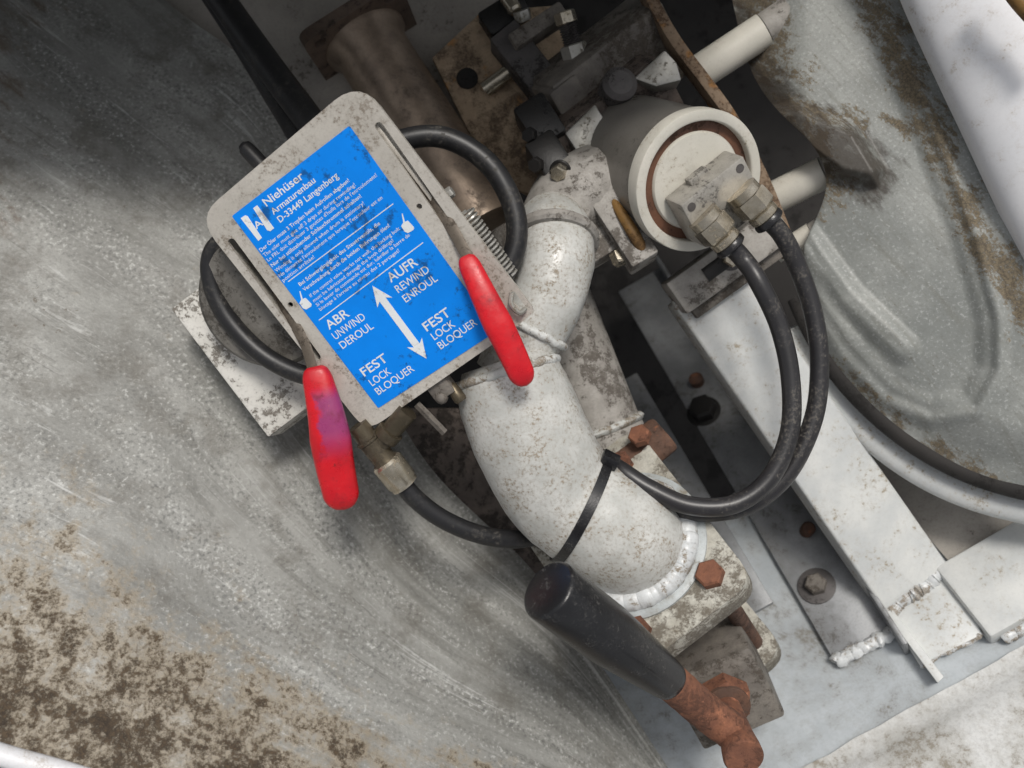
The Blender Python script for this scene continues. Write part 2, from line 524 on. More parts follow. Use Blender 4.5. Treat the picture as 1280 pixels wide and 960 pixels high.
MAT['block'] = dirty('mottled_aluminium', srgb(176, 172, 164), srgb(158, 154, 146), srgb(44, 40, 36), big=40, fine=3, fine_amt=0.3, dpx=11, damt=0.46,
                     dsoft=0.1, rough=0.42, metal=0.3, bump=0.25)
MAT['rust_flange'] = dirty('stained_steel_flange', srgb(128, 112, 100), srgb(104, 90, 80), srgb(38, 32, 28), dpx=18, damt=0.5, rough=0.5, metal=0.3, bump=0.4, rust=srgb(96, 62, 46), rust_px=40, rust_amt=0.35)
MAT['dirty_zinc'] = dirty('smudged_housing', srgb(128, 125, 119), srgb(98, 95, 90), srgb(44, 39, 33), big=50, dpx=16, damt=0.74, dsoft=0.15, rough=0.6, bump=0.3)
MAT['collar'] = dirty('bluish_collar', srgb(180, 186, 187), srgb(160, 166, 167), srgb(110, 98, 76), dpx=18, damt=0.6, dsoft=0.2, rough=0.4, bump=0.2)
MAT['yellow'] = dirty('ochre_hose', srgb(134, 100, 50), srgb(106, 78, 42), srgb(70, 50, 30), dpx=8, damt=0.5, rough=0.6, bump=0.4)

def red_material(fade):
    m = M('red_dipped_vinyl' + ('_faded' if fade else ''))
    c = m.mix(m.ramp(m.noise(40, 3), 0.35, 0.7), srgb(206, 22, 34), srgb(186, 18, 32))
    c = m.mix(m.ramp(m.noise(4, 4, 0.7), 0.6, 0.75, 0, 0.35), c, srgb(120, 24, 34))
    if fade:
        a = m.n('ShaderNodeAttribute', attribute_name='suv')
        sep = m.n('ShaderNodeSeparateXYZ')
        m.l(a.outputs['Vector'], sep.inputs[0])
        along, rnd_ = sep.outputs[0], sep.outputs[1]
        f = m.math('MULTIPLY', m.ramp(along, 0.12, 0.24), m.ramp(along, 0.66, 0.40))
        f = m.math('MULTIPLY', f, m.ramp(m.math('ADD', rnd_, m.ramp(m.noise(22, 4), 0.3, 0.7, -0.12, 0.12)), 0.45, 0.6))
        c = m.mix(m.math('MULTIPLY', f, 0.85), c, srgb(134, 58, 112))
    sc_ = m.ramp(m.noise(9, 6, 0.75), 0.58, 0.72, 0, 0.4)
    c = m.mix(sc_, c, srgb(216, 84, 84))
    c = m.mix(m.ramp(m.noise(26, 6, 0.75), 0.52, 0.75, 0, 0.6), c, srgb(104, 20, 30))
    c = m.mix(m.ramp(m.noise(7, 5, 0.75), 0.62, 0.70, 0, 0.6), c, srgb(70, 30, 30))
    m.bump(m.math('ADD', m.noise(5, 3), m.noise(40, 2)), 0.14, 1.4)
    return m.out(c, m.ramp(m.noise(18, 4), 0.35, 0.7, 0.26, 0.5), 0.0, 0.5)

MAT['red'] = red_material(False)
MAT['red_faded'] = red_material(True)

def sticker_material(name, base, dark, amt):
    m = M(name)
    c = m.mix(m.ramp(m.noise(60, 3), 0.3, 0.7), base, tuple(x * 0.9 for x in base[:3]) + (1,))
    d = m.math('ADD', m.noise(10, 8, 0.7), m.ramp(m.noise(45, 3), 0.35, 0.75, -0.13, 0.13))
    t = 0.78 - 0.42 * amt
    c = m.mix(m.ramp(d, t, t + 0.16, 0, 0.7), c, dark)
    return m.out(c, 0.6, 0.0, 0.2)

MAT['blue'] = sticker_material('blue_print', srgb(0, 134, 240), srgb(24, 58, 96), 0.62)
MAT['print'] = sticker_material('white_print', srgb(226, 230, 232), srgb(140, 130, 124), 0.6)

# machine axes: A runs down the pipe, FR points out to the open front, LM points left
DM = V((0.61, -0.79, 0)).normalized()
LM = V((-0.79, -0.61, 0)).normalized()
Z = V((0, 0, 1))
A = (DM * 0.64 - Z * 0.77).normalized()
FR = (DM * 0.77 + Z * 0.64).normalized()
FLOOR_P = W(1000, 880, -330)
FLOOR_N = -A

def on_floor(px, py, h=0.0):
    o = V((0, 0, D))
    d = V((px - 640.0, 480.0 - py, -D))
    t = ((FLOOR_P + FLOOR_N * h) - o).dot(FLOOR_N) / d.dot(FLOOR_N)
    return o + d * t

def hexbolt(parent, o, axis, r, h, mat, name='bolt', washer=0.0, wmat=None, rot=0.3, shank=0.0):
    ax = n_(axis)
    b = B()
    b.lathe(o, ax, [(0, r), (h * 0.82, r), (h, r * 0.86)], seg=6, phase=rot)
    if shank:
        b.lathe(V(o) - ax * shank, ax, [(0, r * 0.55), (shank, r * 0.55)], seg=12)
    p = b.build(name, mat, parent, angle=25)
    if washer:
        B().lathe(V(o) - ax * 3, ax, [(0, washer), (2.5, washer), (3.2, washer * 0.94)], seg=24).build('washer', wmat or mat, p)
    return p

# ------------------------------------------------------------------ the setting
def build_wall():
    near = smooth_path([W(-260, 850, 90), W(-120, 892, 80), W(0, 930, 70), W(130, 968, 60), W(420, 1060, 30), W(760, 1160, -20), W(960, 1240, -60)], 10)
    far = smooth_path([W(-60, -220, -440), W(90, -90, -430), W(215, 8, -425), W(345, 118, -420), W(425, 330, -420), W(520, 560, -400), W(680, 730, -380), W(852, 985, -330)], 10)
    def fn(s, t):
        a = near[min(int(s * (len(near) - 1)), len(near) - 1)]
        i = s * (len(near) - 1); k = min(int(i), len(near) - 2); f = i - k
        a = near[k].lerp(near[k + 1], f)
        i = s * (len(far) - 1); k = min(int(i), len(far) - 2); f = i - k
        b = far[k].lerp(far[k + 1], f)
        p = a.lerp(b, t)
        p.z += -70 * math.sin(math.pi * t) * (1 - 0.3 * t)
        q = V((s * 6, t * 4, 0))
        p.z += 5 * mnoise.noise(q) + 2.5 * mnoise.noise(V((s * 5, t * 22, 3)))
        return p
    b = B().grid(fn, 90, 70, lambda s, t: (s * 1300, t * 900))
    o = b.build('wall', MAT['wall'], None, angle=180)
    o['kind'] = 'structure'
    lip = B()
    pts = [fn(s / 20, 0.0) + V((-4, -8, 6)) for s in range(21)]
    lip.tube(pts, 13, seg=12, sub=3)
    l = lip.build('rim', MAT['cover'], o)
build_wall()

def build_back():
    p = [W(-40, -400, -640), W(900, -400, -640), W(900, 700, -640), W(-40, 700, -640)]
    b = B().box(V((-510, 580, -470)), (1, 0, 0), (0, 1, 0), (0, 0, 1), 520, 470, 6)
    structure(b.build('panel_wall', MAT['back']))
    structure(B().box(V((420, 100, -1010)), (1, 0, 0), (0, 1, 0), (0, 0, 1), 1700, 1500, 8).build('void_backdrop', MAT['void']))  # dark sheet added to paint the shade of the void
GAP = structure(B().box(W(600, 640, -560), (1, 0, 0), (0, 1, 0.1), (0, -0.1, 1), 210, 190, 5).build('gap_shade_panel', MAT['cast_dark']))  # dark panel added to paint the shaded gap between wall and pipe
build_back()

def build_floor():
    c = on_floor(1000, 880)
    o = B().box(c - FLOOR_N * 5 + FR * 60 - LM * 150, FR, LM, FLOOR_N, 420, 560, 5).build('floor', MAT['floor'])
    structure(o)
    # rounded chalky ledge that closes the floor at the front
    p0, p1 = on_floor(930, 1010, 8), on_floor(1420, 740, 8)
    d = n_(p1 - p0)
    side = n_(d.cross(FLOOR_N))
    if side.y > 0:
        side = -side
    prof = [(-10, 0), (10, 1), (26, 12), (44, 24), (70, 30), (300, 34), (420, 30), (420, -10), (-10, -10)]
    b = B()
    n = 30
    m = len(prof)
    vs, fs = [], []
    for i in range(n + 1):
        q = p0.lerp(p1, i / n)
        for x, h in prof:
            vs.append(q + side * (x + 4 * mnoise.noise(V((i * 0.5, x * 0.01, 0)))) + FLOOR_N * h)
    for i in range(n):
        for j in range(m):
            j2 = (j + 1) % m
            fs.append((i * m + j, i * m + j2, (i + 1) * m + j2, (i + 1) * m + j))
    structure(b.add(vs, fs).build('ledge', MAT['ledge'], None, angle=60))
build_floor()

def build_shade_housing():
    # unseen vehicle body added to shade the upper parts: rear side and roof
    b = B()
    b.box(V((-120, 1180, -400)), (1, 0, 0), (0, 0, 1), (0, 1, 0), 1500, 700, 8)
    b.box(V((-730, 925, 180)), (1, 0, 0), (0, 1, 0), (0, 0, 1), 1060, 390, 8)
    structure(b.build('housing', MAT['beam']))  # white, so that it bounces fill light into the top
build_shade_housing()

# ------------------------------------------------------------------ control plate
def solve_rect(px):
    r = [np.array((x - 640.0, 480.0 - y, -D)) for x, y in px]
    Mx = np.stack([-r[1], r[2], -r[3]], axis=1)
    w = np.linalg.solve(Mx, -r[0])
    ws = np.array([1.0, w[0], w[1], w[2]])
    P = [V(r[i] * ws[i]) for i in range(4)]
    c = sum(P, V((0, 0, 0))) / 4
    k = D / -c.z
    return [p * k + V((0, 0, D)) for p in P]
ST = solve_rect([(290, 270), (437, 157), (620, 414), (473, 510)])
PU = n_((ST[1] - ST[0]) + (ST[2] - ST[3]))
PV = (ST[3] - ST[0]) + (ST[2] - ST[1])
PV = n_(PV - PU * PV.dot(PU))
PN = PV.cross(PU).normalized()
if PN.z < 0:
    PN = -PN
PO = sum(ST, V((0, 0, 0))) / 4

def puv(px, py, h=0.0):
    o = V((0, 0, D)); d = V((px - 640.0, 480.0 - py, -D))
    t = (PO + PN * h - o).dot(PN) / d.dot(PN)
    q = o + d * t - PO
    return (q.dot(PU), q.dot(PV))
def pfr(x, y, h=0.0):
    return PO + PU * x + PV * y + PN * h
def rounded(pts, rad, seg=6):
    out = []
    n = len(pts)
    for i in range(n):
        p, a, b = V(pts[i] + (0,)), V(pts[i - 1] + (0,)), V(pts[(i + 1) % n] + (0,))
        da, db = n_(a - p), n_(b - p)
        ang = da.angle(db)
        t = min(rad[i] / math.tan(ang / 2), 0.45 * (a - p).length, 0.45 * (b - p).length)
        s, e = p + da * t, p + db * t
        for j in range(seg + 1):
            f = j / seg
            q = (s * (1 - f) ** 2 + p * (2 * f * (1 - f)) + e * f * f)
            out.append((q.x, q.y))
    return out
def slot(p0, p1, w, seg=6):
    a, b = V(p0 + (0,)), V(p1 + (0,))
    d = n_(b - a); s = V((-d.y, d.x, 0))
    out = []
    for k in range(seg + 1):
        t = math.pi * k / seg
        q = b + s * (w * math.cos(t)) + d * (w * math.sin(t)); out.append((q.x, q.y))
    for k in range(seg + 1):
        t = math.pi * k / seg
        q = a - s * (w * math.cos(t)) - d * (w * math.sin(t)); out.append((q.x, q.y))
    return out
def circle(c, r, seg=12):
    return [(c[0] + r * math.cos(2 * math.pi * k / seg), c[1] + r * math.sin(2 * math.pi * k / seg)) for k in range(seg)]

def text_mesh(txt, res=3, offset=0.0):
    cu = bpy.data.curves.new('t', 'FONT')
    cu.body = txt
    cu.resolution_u = res
    cu.offset = offset
    ob = bpy.data.objects.new('t', cu)
    col.objects.link(ob)
    dg = bpy.context.evaluated_depsgraph_get()
    me = bpy.data.meshes.new_from_object(ob.evaluated_get(dg))
    bpy.data.objects.remove(ob)
    bpy.data.curves.remove(cu)
    return me

def build_plate():
    t = thing('control_plate', 'steel control plate with blue printed instruction sticker between two red levers', 'control plate', PO)
    outer = rounded([puv(246, 272), puv(449, 99), puv(669, 389), puv(625, 424), puv(458, 540)], [38, 40, 9, 30, 26])
    holes = [slot(puv(474, 158), puv(586, 318), 5.2), slot(puv(290, 303), puv(396, 446), 5.2),
             circle(puv(524, 258), 3.6), circle(puv(363, 381), 3.6), slot(puv(641, 369), puv(652, 384), 4.6)]
    B().prism(pfr, outer, -6, 0, holes).build('plate', MAT['plate'], t, angle=30)
    # folded return edges behind the plate
    for a, b_ in (((470, 140), (640, 366)), ((262, 306), (440, 528))):
        p, q = puv(*a), puv(*b_)
        c = pfr((p[0] + q[0]) / 2, (p[1] + q[1]) / 2, -24)
        d = pfr(*q) - pfr(*p)
        inw = n_(PO - c); inw = n_(inw - PN * inw.dot(PN) - n_(d) * inw.dot(n_(d)))
        B().box(c + inw * 12, d, PN, inw, d.length / 2, 17, 2.5).build('folded_edge', MAT['plate'], t, bevel=1)
    hw = (ST[1] - ST[0]).length / 2
    hh = ((ST[3] - ST[0]).length + (ST[2] - ST[1]).length) / 4
    ST_UV = [puv(290, 270), puv(437, 157), puv(620.5, 414), puv(473, 510)]
    s = B().prism(pfr, rounded(ST_UV, [2, 2, 2, 2], 3), 0.25, 0.9).build('sticker', MAT['blue'], t)
    def line(txt, a, b, h, bold=False, res=2):
        a, b = puv(*a), puv(*b)
        me = text_mesh(txt, res, 0.011 if bold else 0.002)
        xs = [v.co.x for v in me.vertices]
        w = max(xs) - min(xs); x0 = min(xs)
        kx = abs(b[0] - a[0]) / w
        dv = (b[1] - a[1])
        for v in me.vertices:
            f = (v.co.x - x0) / w
            x = a[0] + (v.co.x - x0) * kx
            y = a[1] + dv * f * 1.0 - v.co.y * h / 0.73
            v.co = (pfr(x, y, 1.25) - V(t['_b'])) * U
        o = bpy.data.objects.new('lettering', me)
        me.materials.append(MAT['print'])
        col.objects.link(o)
        o.parent = s
        o['_b'] = tuple(t['_b'])
        if bold and h > 8:
            o['label'] = 'white printed word ' + txt if False else 'bold white lettering'
        return o
    L = line
    L('Niehüser', (333.7, 258), (381, 222), 10.5, True, 4)
    L('Armaturenbau', (342.5, 268.5), (395.5, 227), 8.2, True, 3)
    L('D-33449 Langenberg', (350.8, 278.2), (424, 221), 8.2, True, 3)
    L('Der Öler muss 3 Tropfen beim Aufrollen abgeben!', (326.9, 314.8), (437.5, 226.5), 5.0, True)
    L('The oiler must give off 3 drips air during rewinding!', (331.5, 321), (445, 232), 4.8)
    L("Le FRL doit distribuer 3 gouttes d'huile lors de l'enroulement!", (336, 326.8), (472, 220), 4.8)
    L('Nur bei stillstehender Schlauchtrommel schalten!', (341, 333.8), (452.5, 246), 5.0, True)
    L('Winding is only allowed when drum is stationary!', (346.0, 340.2), (456, 255), 4.8)
    L("Ne démarrez l'enroulement que lorsque l'enrouleur est en", (350.5, 346.5), (478.7, 248), 4.8)
    L('position arrêtée!', (354.8, 352.3), (394, 322), 4.8)
    L('Bei Schwergängigkeit des Steuerventils, die', (375.6, 357.5), (476, 280), 5.0, True)
    L('Verschraubung durch die beiden Bohrungen ölen!', (381, 364), (488, 283), 5.0, True)
    L('If the control valve works not well, the locking bolt', (389, 371.5), (500.5, 286.5), 4.6)
    L('must be lubricated through the both drillings!', (393, 377.5), (492.6, 301.5), 4.6)
    L('Si le levier de commande est dur, lubrifier la barre de', (397, 383), (513, 294.5), 4.6)
    L("blocage à l'arrière au niveau des 2 perçages!", (401, 388.5), (500, 314), 4.6)
    L('AUFR', (489, 353), (523.5, 330), 12.5, True, 4)
    L('REWIND', (498.5, 366), (538, 339), 10.5, False, 4)
    L('ENROUL', (508, 378), (548, 350), 10.5, False, 4)
    L('ABR', (412, 412), (438, 394), 12.5, True, 4)
    L('UNWIND', (420, 424.5), (458, 398), 10.5, False, 4)
    L('DEROUL', (429, 436), (468, 409.5), 10.5, False, 4)
    L('FEST', (534, 414), (564.5, 393), 12.5, True, 4)
    L('LOCK', (543.5, 425), (570, 407), 10.5, False, 4)
    L('BLOQUER', (551.5, 436.5), (597.5, 405), 10.5, False, 4)
    L('FEST', (456, 470.5), (486, 450), 12.5, True, 4)
    L('LOCK', (466, 482.5), (490, 466), 10.5, False, 4)
    L('BLOQUER', (473.5, 493.5), (519, 462.5), 10.5, False, 4)
    for a, b_ in (((360.6, 351.8), (491.8, 254.5)), ((399, 400), (529, 303))):
        p, q = puv(*a), puv(*b_)
        d = V((q[0] - p[0], q[1] - p[1], 0)); sd = n_(V((-d.y, d.x, 0))) * 0.55
        poly = [(p[0] + sd.x, p[1] + sd.y), (q[0] + sd.x, q[1] + sd.y), (q[0] - sd.x, q[1] - sd.y), (p[0] - sd.x, p[1] - sd.y)]
        B().prism(pfr, poly, 0.95, 1.3).build('printed_rule', MAT['print'], s)
    # double-headed arrow
    p, q = V(puv(465.8, 357) + (0,)), V(puv(533.4, 448) + (0,))
    d = n_(q - p); sd = V((-d.y, d.x, 0)); Ln = (q - p).length
    prof = [(0, 0), (26, 12), (21, 4.8), (Ln - 21, 4.8), (Ln - 26, 12), (Ln, 0), (Ln - 26, -12), (Ln - 21, -4.8), (21, -4.8), (26, -12)]
    B().prism(pfr, [((p + d * x + sd * y).x, (p + d * x + sd * y).y) for x, y in prof], 0.95, 1.35).build('printed_arrow', MAT['print'], s)
    # maker's mark: a slanted N with a small A set between its strokes
    for quad in ([(301.3, 272.5), (306.9, 268.8), (310, 270), (327.8, 296.9), (323.4, 300.9)],
                 [(316.9, 260), (321.9, 256.3), (343.1, 285), (338.1, 288.8), (334.4, 287.5), (328.8, 278.8)]):
        B().prism(pfr, [puv(*c) for c in quad], 0.95, 1.35).build('printed_mark', MAT['print'], s)
    line('A', (321.0, 286.6), (330, 280.2), 9.0, True, 3)
    # oil-can pictograms
    for cx, cy in ((509, 282.5), (381.5, 378.5)):
        c = puv(cx, cy)
        poly = [(c[0] + x, c[1] + y) for x, y in ((-6, -4), (-1.5, -6), (5, -5), (6.5, 6), (4, 8), (-4, 7.5), (-6.5, 4))]
        B().prism(pfr, poly, 0.95, 1.35).build('oil_can_print', MAT['print'], s)
        poly = [(c[0] + x, c[1] + y) for x, y in ((-1.2, -6), (4, -16), (5, -15.4), (1.2, -5.8))]
        B().prism(pfr, poly, 0.95, 1.34).build('oil_can_print', MAT['print'], s)
    # eyelet hooked in the corner slot, screw at the right edge
    B().tube([pfr(*puv(640, 366), 2), pfr(*puv(640, 378), 10), pfr(*puv(650, 388), 10), pfr(*puv(657, 385), 2)], 3.2, seg=8).build('eyelet', MAT['zinc'], t)
    hexbolt(t, pfr(*puv(556, 246), -14), PU, 7, 9, MAT['zinc'], 'screw')
    # spring along the right edge
    p0, p1 = pfr(*puv(579, 266), -16), pfr(*puv(636, 348), -16)
    d, a, b_ = ortho(p1 - p0, (0, 0, 1))
    pts = []
    turns = 17
    for i in range(turns * 10 + 1):
        w = 2 * math.pi * i / 10
        pts.append(p0.lerp(p1, i / (turns * 10)) + a * (10 * math.cos(w)) + b_ * (10 * math.sin(w)))
    B().tube(pts, 1.7, seg=5, sub=1).build('spring', MAT['zinc'], t)
build_plate()

def lever(label, blade, grip, rad, flat, mat):
    base = V(blade[0])
    t = thing('control_lever', label, 'lever', base, 'red control levers')
    d = V(blade[-1]) - V(blade[0])
    B().tube(blade, 8, seg=4, sub=2, flat=0.28, up=PN).build('blade', MAT['blade'], t, bevel=0.8)
    b = B()
    P = smooth_path(grip, 20)
    n = len(P)
    seg = 24
    T = [(P[min(i + 1, n - 1)] - P[max(i - 1, 0)]).normalized() for i in range(n)]
    a = n_(V((0, 0, 1)) - T[0] * T[0].z)
    rows = []
    L = sum((P[i + 1] - P[i]).length for i in range(n - 1))
    for i in range(n):
        a = n_(a - T[i] * T[i].dot(a)); bb = T[i].cross(a)
        r = interp(rad, i / (n - 1))
        for k in range(seg):
            w = 2 * math.pi * k / seg
            cx, sx = math.cos(w), math.sin(w)
            e = 0.75                                   # slightly squared section
            cx = math.copysign(abs(cx) ** e, cx); sx = math.copysign(abs(sx) ** e, sx)
            b.v.append(P[i] + a * (cx * r * flat) + bb * (sx * r))
            b.uv[len(b.v) - 1] = (i / (n - 1), 0.5 - 0.5 * math.sin(w - 0.4))
    for i in range(n - 1):
        for k in range(seg):
            k2 = (k + 1) % seg
            b.f.append((i * seg + k, i * seg + k2, (i + 1) * seg + k2, (i + 1) * seg + k))
    b.f.append(tuple(range(seg))[::-1]); b.f.append(tuple((n - 1) * seg + k for k in range(seg)))
    b.build('grip', mat, t, angle=50)

def cap_profile(r0, r1, r2, n=60):
    out = []
    for i in range(n + 1):
        t = i / n
        r = r0 + (r1 - r0) * min(1, t * 2) if t < 0.5 else r1 + (r2 - r1) * (t - 0.5) * 2
        e = min(1.0, t / 0.10); e2 = min(1.0, (1 - t) / 0.12)
        r *= (0.55 + 0.45 * math.sqrt(1 - (1 - e) ** 2)) if e < 1 else 1
        r *= math.sqrt(max(0.002, 1 - (1 - e2) ** 2))
        out.append(r)
    return out
lever('red rubber-coated lever hanging from right slot of control plate',
      [pfr(*puv(518, 214), -22), pfr(*puv(545, 254), -6), pfr(*puv(572, 296), 4), pfr(*puv(594, 332), 14)],
      [pfr(*puv(583, 318), 9), pfr(*puv(612, 370), 26), pfr(*puv(640, 422), 34), pfr(*puv(662, 470), 36)], cap_profile(13, 18.5, 16), 0.62, MAT['red'])
lever('red rubber-coated lever with purple fading at left lower corner of plate',
      [pfr(*puv(338, 366), -20), pfr(*puv(362, 398), -4), pfr(*puv(384, 430), 6), pfr(*puv(398, 470), 14)],
      [pfr(*puv(396, 455), 10), pfr(*puv(415, 510), 26), pfr(*puv(427, 565), 34), pfr(*puv(440, 621), 38)], cap_profile(18, 27, 23), 0.6, MAT['red_faded'])

# valve block behind the plate
def build_valve_block():
    c = PO - PN * 85
    t = thing('control_valve', 'dark valve body mounted behind the control plate', 'valve', c)
    B().box(c + PV * -10, PU, PV, PN, 62, 110, 62).build('valve_body', MAT['dark_steel'], t, bevel=6)
    B().lathe(W(338, 372, -96), PN, [(-30, 92), (20, 92), (26, 86)], seg=40).build('round_housing', MAT['dirty_zinc'], t, angle=40)
    # little parts that hang under the lower edge
    p = W(548, 478, -60)
    B().box(p, PU, PV, PN, 15, 20, 12).build('small_bracket', MAT['cast'], t, bevel=2)
    B().tube([W(521, 505, -70), W(556, 541, -74)], 5.0, seg=4).build('flat_pin', MAT['cast'], t)
    B().lathe(W(562, 480, -60), W(576, 500, -60) - W(562, 480, -60), [(0, 5), (4, 8), (24, 9), (28, 7)], seg=14).build('pin', MAT['bronze'], t)
    B().ball(W(552, 497, -58), 9).build('rivet', MAT['cast'], t)
    B().tube([W(584, 424, -30), W(594, 438, -34)], 5, seg=8).build('stud', MAT['dark_steel'], t)
build_valve_block()

def build_bracket():
    z = -150
    a, b_, c_ = W(213, 386, z), W(335, 547, z), W(292, 328, z)
    u = n_(b_ - a); v = n_(c_ - a); v = n_(v - u * u.dot(v)); w = u.cross(v)
    if w.z < 0:
        w = -w
    Lu = (b_ - a).length
    o = a + u * Lu / 2 + v * 80 - w * 40
    t = thing('mounting_bracket', 'white painted bracket with brown spots against the galvanised wall', 'bracket', o - w * 40)
    B().box(o, u, v, w, Lu / 2, 80, 40).build('bracket_box', MAT['white_spots'], t, bevel=3.5)
build_bracket()

# ------------------------------------------------------------------ hoses round the plate
def hose(name, label, pts, r, mat=None, sub=10, cat='hose', group=None, seg=18):
    o = B().tube(pts, r, seg=seg, sub=sub).build(name, mat or MAT['rubber'], None, angle=50)
    return tag(o, label, cat, group)

hose('rubber_hose', 'black hose looping out behind right edge of control plate', [W(440, 205, -70), W(500, 176, -66), W(555, 172, -66), W(608, 202, -66), W(640, 254, -68), W(645, 305, -70), W(622, 352, -75), W(575, 392, -90)], 14.5)
hose('rubber_hose', 'black hose looping round left edge of plate over white bracket', [W(300, 288, -60), W(268, 312, -70), W(264, 350, -78), W(284, 396, -84), W(322, 438, -86), W(366, 464, -84), W(420, 478, -80)], 13)
hose('rubber_hose', 'thick black hose rising to upper left edge from behind plate', [W(250, -40, -300), W(290, 18, -280), W(340, 88, -240), W(392, 158, -180), W(430, 215, -130)], 22)
hose('rubber_hose', 'thinner black hose lying against the thick upper left hose', [W(250, -30, -330), W(296, 40, -310), W(342, 115, -270), W(374, 168, -210), W(400, 220, -160)], 19)
hose('rubber_plug', 'short black rubber stub poking out above left corner of plate', [W(302, 181, -190), W(312, 190, -190), W(345, 226, -185)], [6, 11, 12, 12, 12], cat='plug')

def build_tee():
    p0, p1 = W(450, 536, -70), W(506, 606, -95)
    t = thing('tee_fitting', 'brass tee fitting under lower left corner of control plate', 'fitting', p0)
    d = n_(p1 - p0)
    Ln = (p1 - p0).length
    B().lathe(p0, d, [(-6, 14), (16, 15), (17, 18), (20, 18), (21, 16), (Ln * 0.52, 16), (Ln * 0.56, 17)], seg=28).build('run', MAT['bronze'], t)
    B().lathe(p0, d, [(Ln * 0.56, 19), (Ln * 0.60, 22), (Ln * 0.92, 22), (Ln * 0.95, 20), (Ln, 20)], seg=28).build('collar', MAT['brass'], t)
    q0, q1 = W(470, 560, -82), W(510, 514, -62)
    e = n_(q1 - q0)
    B().lathe(q0, e, [(0, 15), (20, 15), (21, 18), (34, 18), (35, 14), ((q1 - q0).length, 14)], seg=24).build('branch', MAT['bronze'], t)
    tag(B().tube([W(498, 597, -92), W(518, 622, -100), W(552, 648, -112), (W(596, 667, -128)), W(640, 674, -150), W(690, 668, -190)], 13, seg=18, sub=10).build('rubber_hose', MAT['rubber'], None),
        'black hose running from brass tee fitting to behind the white pipe', 'hose')
build_tee()

# ------------------------------------------------------------------ the white pipe with flange
C1 = W(792, 688, -185)
def build_pipe():
    t = thing('pipe', 'white painted speckled bent pipe welded to a square flange', 'pipe', C1)
    end = C1 - A * 18
    path = [W(630, 452, -112), W(645, 500, -112), W(668, 556, -118), W(706, 618, -136), end - A * 40, end]
    P = smooth_path(path, 10)
    rad = [60, 73, 77, 79, 80, 80, 80, 80, 80, 80, 80, 80, 80]
    body = B().tube(path, rad, seg=56, sub=10, rough=1.2)
    bo = body.build('elbow', MAT['pipe'], t, angle=60)
    neck = [W(638, 470, -130), W(655, 430, -124), W(680, 380, -122), W(694, 330, -128), W(694, 296, -150), W(688, 282, -185)]
    no = B().tube(neck, [50, 48, 52, 54, 52, 50], seg=44, sub=10, rough=1.0).build('neck', MAT['pipe'], t, angle=60)
    # seam welds
    def bead(o, axis, R, r, name, mat, a0=0.0, a1=2 * math.pi, n=None, parent=t):
        ax, a, b_ = ortho(axis, (0, 0, 1))
        n = n or int(R * (a1 - a0) / 2)
        step = 0.12 if r < 10 else 0.045
        pts, rr = [], []
        for i in range(n + 1):
            w = a0 + (a1 - a0) * i / n
            pts.append(V(o) + ax * (2.0 * mnoise.noise(V((i * 0.13, R, 0)))) + (a * math.cos(w) + b_ * math.sin(w)) * R)
            ph = (i * step) % 1.0
            rr.append(r * (0.95 + 0.035 * math.sin(2 * math.pi * ph) + 0.015 * math.sin(6 * math.pi * ph) + 0.2 * mnoise.noise(V((i * 0.09, 5, R)))))
        return B().tube(pts, rr, seg=10, sub=1).build(name, mat, parent, angle=60)
    d0 = n_(V(P[1]) - V(P[0]))
    bead(P[3], n_(V(P[4]) - V(P[2])), 69, 7, 'weld_seam', MAT['oldweld'])
    bead(W(664, 414, -122), V(neck[2]) - V(neck[1]), 50, 6, 'weld_seam', MAT['oldweld'])
    ring = B()
    dn = n_(V(neck[-2]) - V(neck[-3]))
    ring.ring(W(692, 300, -146), V(neck[4]) - V(neck[3]), 52, [(-8, -4), (-8, 8), (-4, 12), (4, 12), (8, 8), (8, -4)], seg=40)
    ring.build('collar', MAT['cast_light'], t, angle=40)
    bead(C1 - A * 31, A, 86, 17, 'weld_seam', MAT['weld'], n=420)
    # square flange
    def fr(x, y, h):
        return C1 + FR * x + LM * y - A * h
    out = rounded([(-154, -116), (154, -104), (154, 118), (-154, 118)], [36, 36, 36, 36])
    fo = B().prism(fr, out, -21, 21).build('flange', MAT['flange'], t, bevel=4)
    B().lathe(C1 - A * 20, -A, [(0, 112), (5, 112), (8, 107), (9, 88)], seg=56).build('raised_face', MAT['collar'], fo, angle=40)
    for x, y in ((112, -62), (-112, -62), (112, 62), (-112, 62)):
        hexbolt(t, fr(x, y, 21), -A, 20, 15, MAT['rust'], 'bolt', rot=0.2 + x * 0.01)
    return P
PIPE = build_pipe()

def build_tie():
    i = 33
    c = V(PIPE[i]); ax = n_(V(PIPE[i + 1]) - V(PIPE[i - 1]))
    ax = n_(ax + V((0.10, 0.12, 0)))
    t = thing('cable_tie', 'black plastic cable tie strapped round the white pipe', 'cable tie', c)
    B().ring(c, ax, 81.5, [(-7, 0), (-7, 2.4), (7, 2.4), (7, 0)], seg=72, hint=(0, 0, 1)).build('strap', MAT['grip'], t)
    d = n_(W(773, 584, -100) - c); d = n_(d - ax * ax.dot(d))
    B().box(c + d * 88, ax, d, ax.cross(d), 12, 8, 11).build('lock_head', MAT['grip'], t, bevel=2)
    return c, ax, d
TIE = build_tie()

